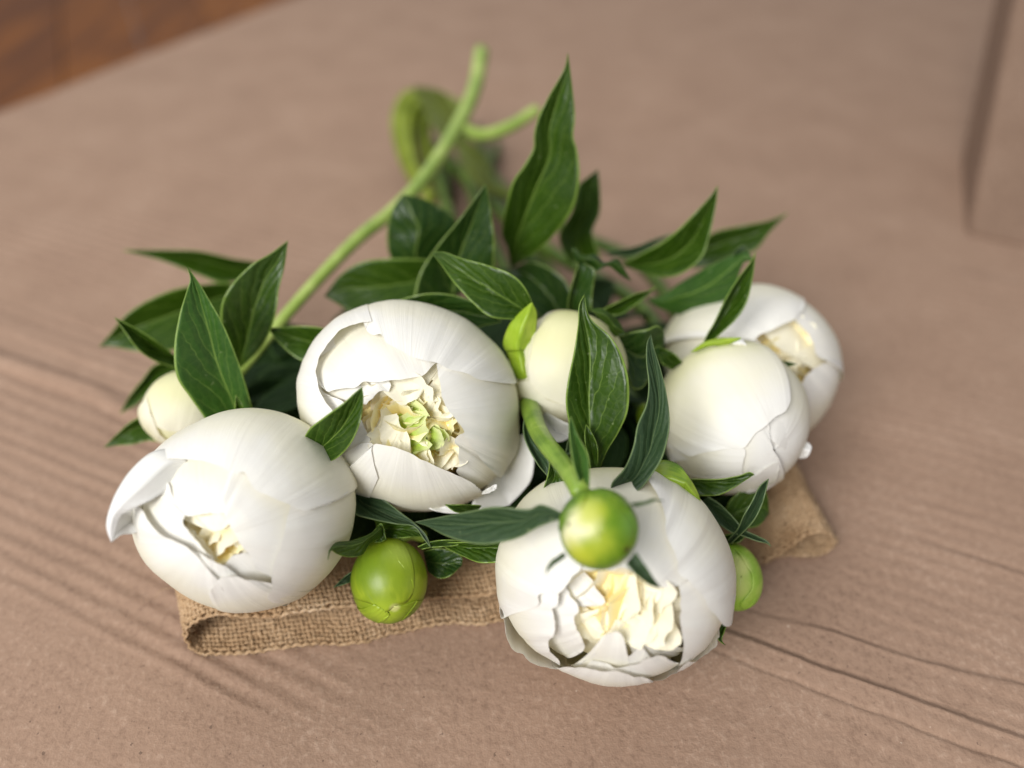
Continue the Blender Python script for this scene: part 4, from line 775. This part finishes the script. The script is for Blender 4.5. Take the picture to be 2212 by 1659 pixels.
leaf(G2, '5', [(620, 1060), (600, 1150), (585, 1220)], [(640, 1060), (640, 1180), (585, 1220)], 26.2, 26.2, .5, .1, 0, .01, LG, seed=55)

# ------------------------------------------------------------------ stems
stem(G2, '5', [(340, 860, 27.4), (360, 930, 26.6), (400, 1040, 25.2), (470, 1150, 23.6), (560, 1260, 22.6), (640, 1370, 21.6), (700, 1480, 21.0)], [.36, .30, .27, .26])
stem(G1, '8', [(900, 760, 26.9), (800, 740, 26.6), (700, 800, 26.4)], [.2, .22])
stem(N_, '0', [(430, 900, 33), (520, 800, 33.2), (600, 702, 34), (700, 590, 35.5), (780, 510, 37), (850, 455, 38.5), (920, 380, 41), (990, 270, 45), (1025, 190, 48), (1040, 110, 51)], [.20, .23, .28, .34, .40, .42], SP, 70)
stem(N_, '0', [(985, 272, 45), (1040, 292, 45), (1100, 275, 45.5), (1160, 238, 46.5)], [.34, .34, .32], SP)
# the stems that carry the heads run back under the leaves to the cut ends
SD = green_mat('stem_dark', (0.035, 0.07, 0.008), (0.06, 0.105, 0.012), (0.10, 0.16, 0.02), 0.45, 0.35, (5, 2, 1), False)
def back_stem(par, h, via, end, r=(.36, .32), mat=None):
    P0 = h.C - (h.M@h.axis)*0.85; pts = [P0, P0 - unit(h.M@h.axis)*1.2 + [0, 0.6, -.4]] + [np.array(v, float) for v in via] + [np.array(end, float)]
    for p in pts[2:]: p[2] = max(p[2], r[0]+.05)
    return tube('stem', pts, list(r), mat or SD, par, 9, 50)
back_stem(A, hA, [(-6, 27, 2.4), (-4.5, 34, 1.8), (-4, 42, 1.4)], (-4.5, 52, .8))
back_stem(C_, hC, [(-3, 30, 2.6), (-3.0, 38, 2.0), (-4.5, 46, 1.6)], (-6.5, 56, .8))
back_stem(D_, hD, [(2, 25, 2.0), (0, 34, 1.8), (-2, 44, 1.4)], (-1.0, 54, .6))
back_stem(E_, hE, [(6, 32, 2.2), (2, 38, 1.6), (-2, 46, 1.0)], (-3.5, 55, .5))
back_stem(F_, hF, [(7, 36, 1.6), (3, 41, 1.2), (-1, 48, .8)], (-2.5, 57, .5))
back_stem(M_, hM, [(0, 29, 3.2), (-1.5, 36, 2.2), (-2.5, 45, 1.8)], (-5.5, 54, .6))
back_stem(G3, hG3, [(6, 27, 1.2), (3, 34, 1.2)], (0, 44, .8), (.22, .22))
back_stem(G4, hG4, [(3, 31, 1.6), (1, 38, 1.4)], (-1.5, 48, .8), (.2, .22))
# far, out-of-focus leaves and stems of the bunch, top centre
B_ = thing('withered_sprig', on_z(1000, 420, .5), 'olive green looping sprig behind the bunch, out of focus near the cut stems', 'plant sprig')
OS = green_mat('stem_olive', (0.10, 0.14, 0.008), (0.17, 0.22, 0.014), (0.24, 0.30, 0.03), 0.5, 0.3, (5, 2, 1), False)
OL = leaf_mat('leaf_olive', (0.07, 0.09, 0.010), (0.13, 0.16, 0.015), (0.2, 0.26, 0.04), 0.5)
leaf(B_, '0', [(895, 185), (960, 200), (1000, 265), (1025, 330)], [(895, 200), (920, 245), (955, 300), (1025, 332)], 54, 52, .5, .3, .2, .1, OL, seed=72)
leaf(B_, '0', [(1000, 300), (1045, 330), (1070, 390), (1100, 425)], [(985, 320), (1005, 370), (1040, 410), (1100, 428)], 50, 47, .5, .3, .2, .1, OL, seed=73)
for k_, (dx, dy, dd) in enumerate([(0, 0, 0), (16, 22, -1.5), (38, 10, 1.5), (-10, -4, 1), (54, 30, 0)]):
    stem(B_, '0', [(915+dx, 410+dy, 50+dd), (880+dx, 340+dy, 53+dd), (866+dx, 260+dy*.6, 56+dd), (890+dx, 208+dy*.6, 57+dd), (935+dx, 215+dy*.4, 56+dd), (975+dx*.6, 280, 54+dd)], [.32, .36, .30], OS, 40)
stem(B_, '0', [(1125, 425, 45), (1060, 400, 47), (1020, 340, 50), (985, 300, 53)], [.3, .3], OL, 30)
# the inner foliage that fills the bunch: dark leaves added between and below the flowers to blacken the gaps
rs = np.random.RandomState(12)
owners = [A, C_, D_, E_, F_, M_, N_, G1, G3]
def filler(x, y, z, yaw, pitch, ln, w, roll, mat, seed, owner):
    o = np.array([x, y, z], float); f_ = np.array([math.sin(yaw)*math.cos(pitch), math.cos(yaw)*math.cos(pitch), math.sin(pitch)])
    s = unit(np.cross(f_, [0, 0, 1])); n = np.cross(s, f_); s, n = s*math.cos(roll)+n*math.sin(roll), n*math.cos(roll)-s*math.sin(roll)
    nu, nv = 13, 26; a = np.linspace(-1, 1, nu)[:, None]; v = np.linspace(0, 1, nv)[None, :]
    wd = w*np.sin(math.pi*np.clip(v, 0, 1)**0.85)**0.85*(1-0.25*v)
    P = o + (f_[None, None]*(v*ln)[..., None]) + s[None, None]*(a*wd)[..., None] + n[None, None]*(abs(a)*wd*0.35 - 0.25*ln*v*v*rs.uniform(.1, .8) + 0.05*np.sin(v*9+seed)*a*a)[..., None]
    P[..., 2] = np.maximum(P[..., 2], 0.12)
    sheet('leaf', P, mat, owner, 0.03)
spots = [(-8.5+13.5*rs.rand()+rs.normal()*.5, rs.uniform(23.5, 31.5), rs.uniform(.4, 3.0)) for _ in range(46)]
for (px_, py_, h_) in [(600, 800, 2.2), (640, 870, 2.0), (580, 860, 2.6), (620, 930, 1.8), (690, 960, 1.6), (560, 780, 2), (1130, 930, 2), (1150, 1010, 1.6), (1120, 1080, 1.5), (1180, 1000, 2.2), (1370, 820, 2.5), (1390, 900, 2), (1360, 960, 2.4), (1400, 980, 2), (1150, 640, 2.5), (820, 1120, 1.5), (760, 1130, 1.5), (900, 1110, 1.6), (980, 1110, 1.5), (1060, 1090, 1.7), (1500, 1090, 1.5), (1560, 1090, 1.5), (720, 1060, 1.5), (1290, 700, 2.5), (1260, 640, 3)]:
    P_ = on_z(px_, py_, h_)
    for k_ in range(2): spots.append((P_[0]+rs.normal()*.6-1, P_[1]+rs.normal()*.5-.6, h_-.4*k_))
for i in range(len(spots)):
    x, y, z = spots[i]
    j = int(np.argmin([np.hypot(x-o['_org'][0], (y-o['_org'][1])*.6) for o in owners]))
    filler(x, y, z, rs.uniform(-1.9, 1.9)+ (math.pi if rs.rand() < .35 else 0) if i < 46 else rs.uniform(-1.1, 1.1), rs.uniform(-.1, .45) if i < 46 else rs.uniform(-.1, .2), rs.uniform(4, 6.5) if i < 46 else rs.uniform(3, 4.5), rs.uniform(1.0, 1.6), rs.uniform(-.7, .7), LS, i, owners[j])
for o in list(bpy.data.objects):
    if '_org' in o: del o['_org']
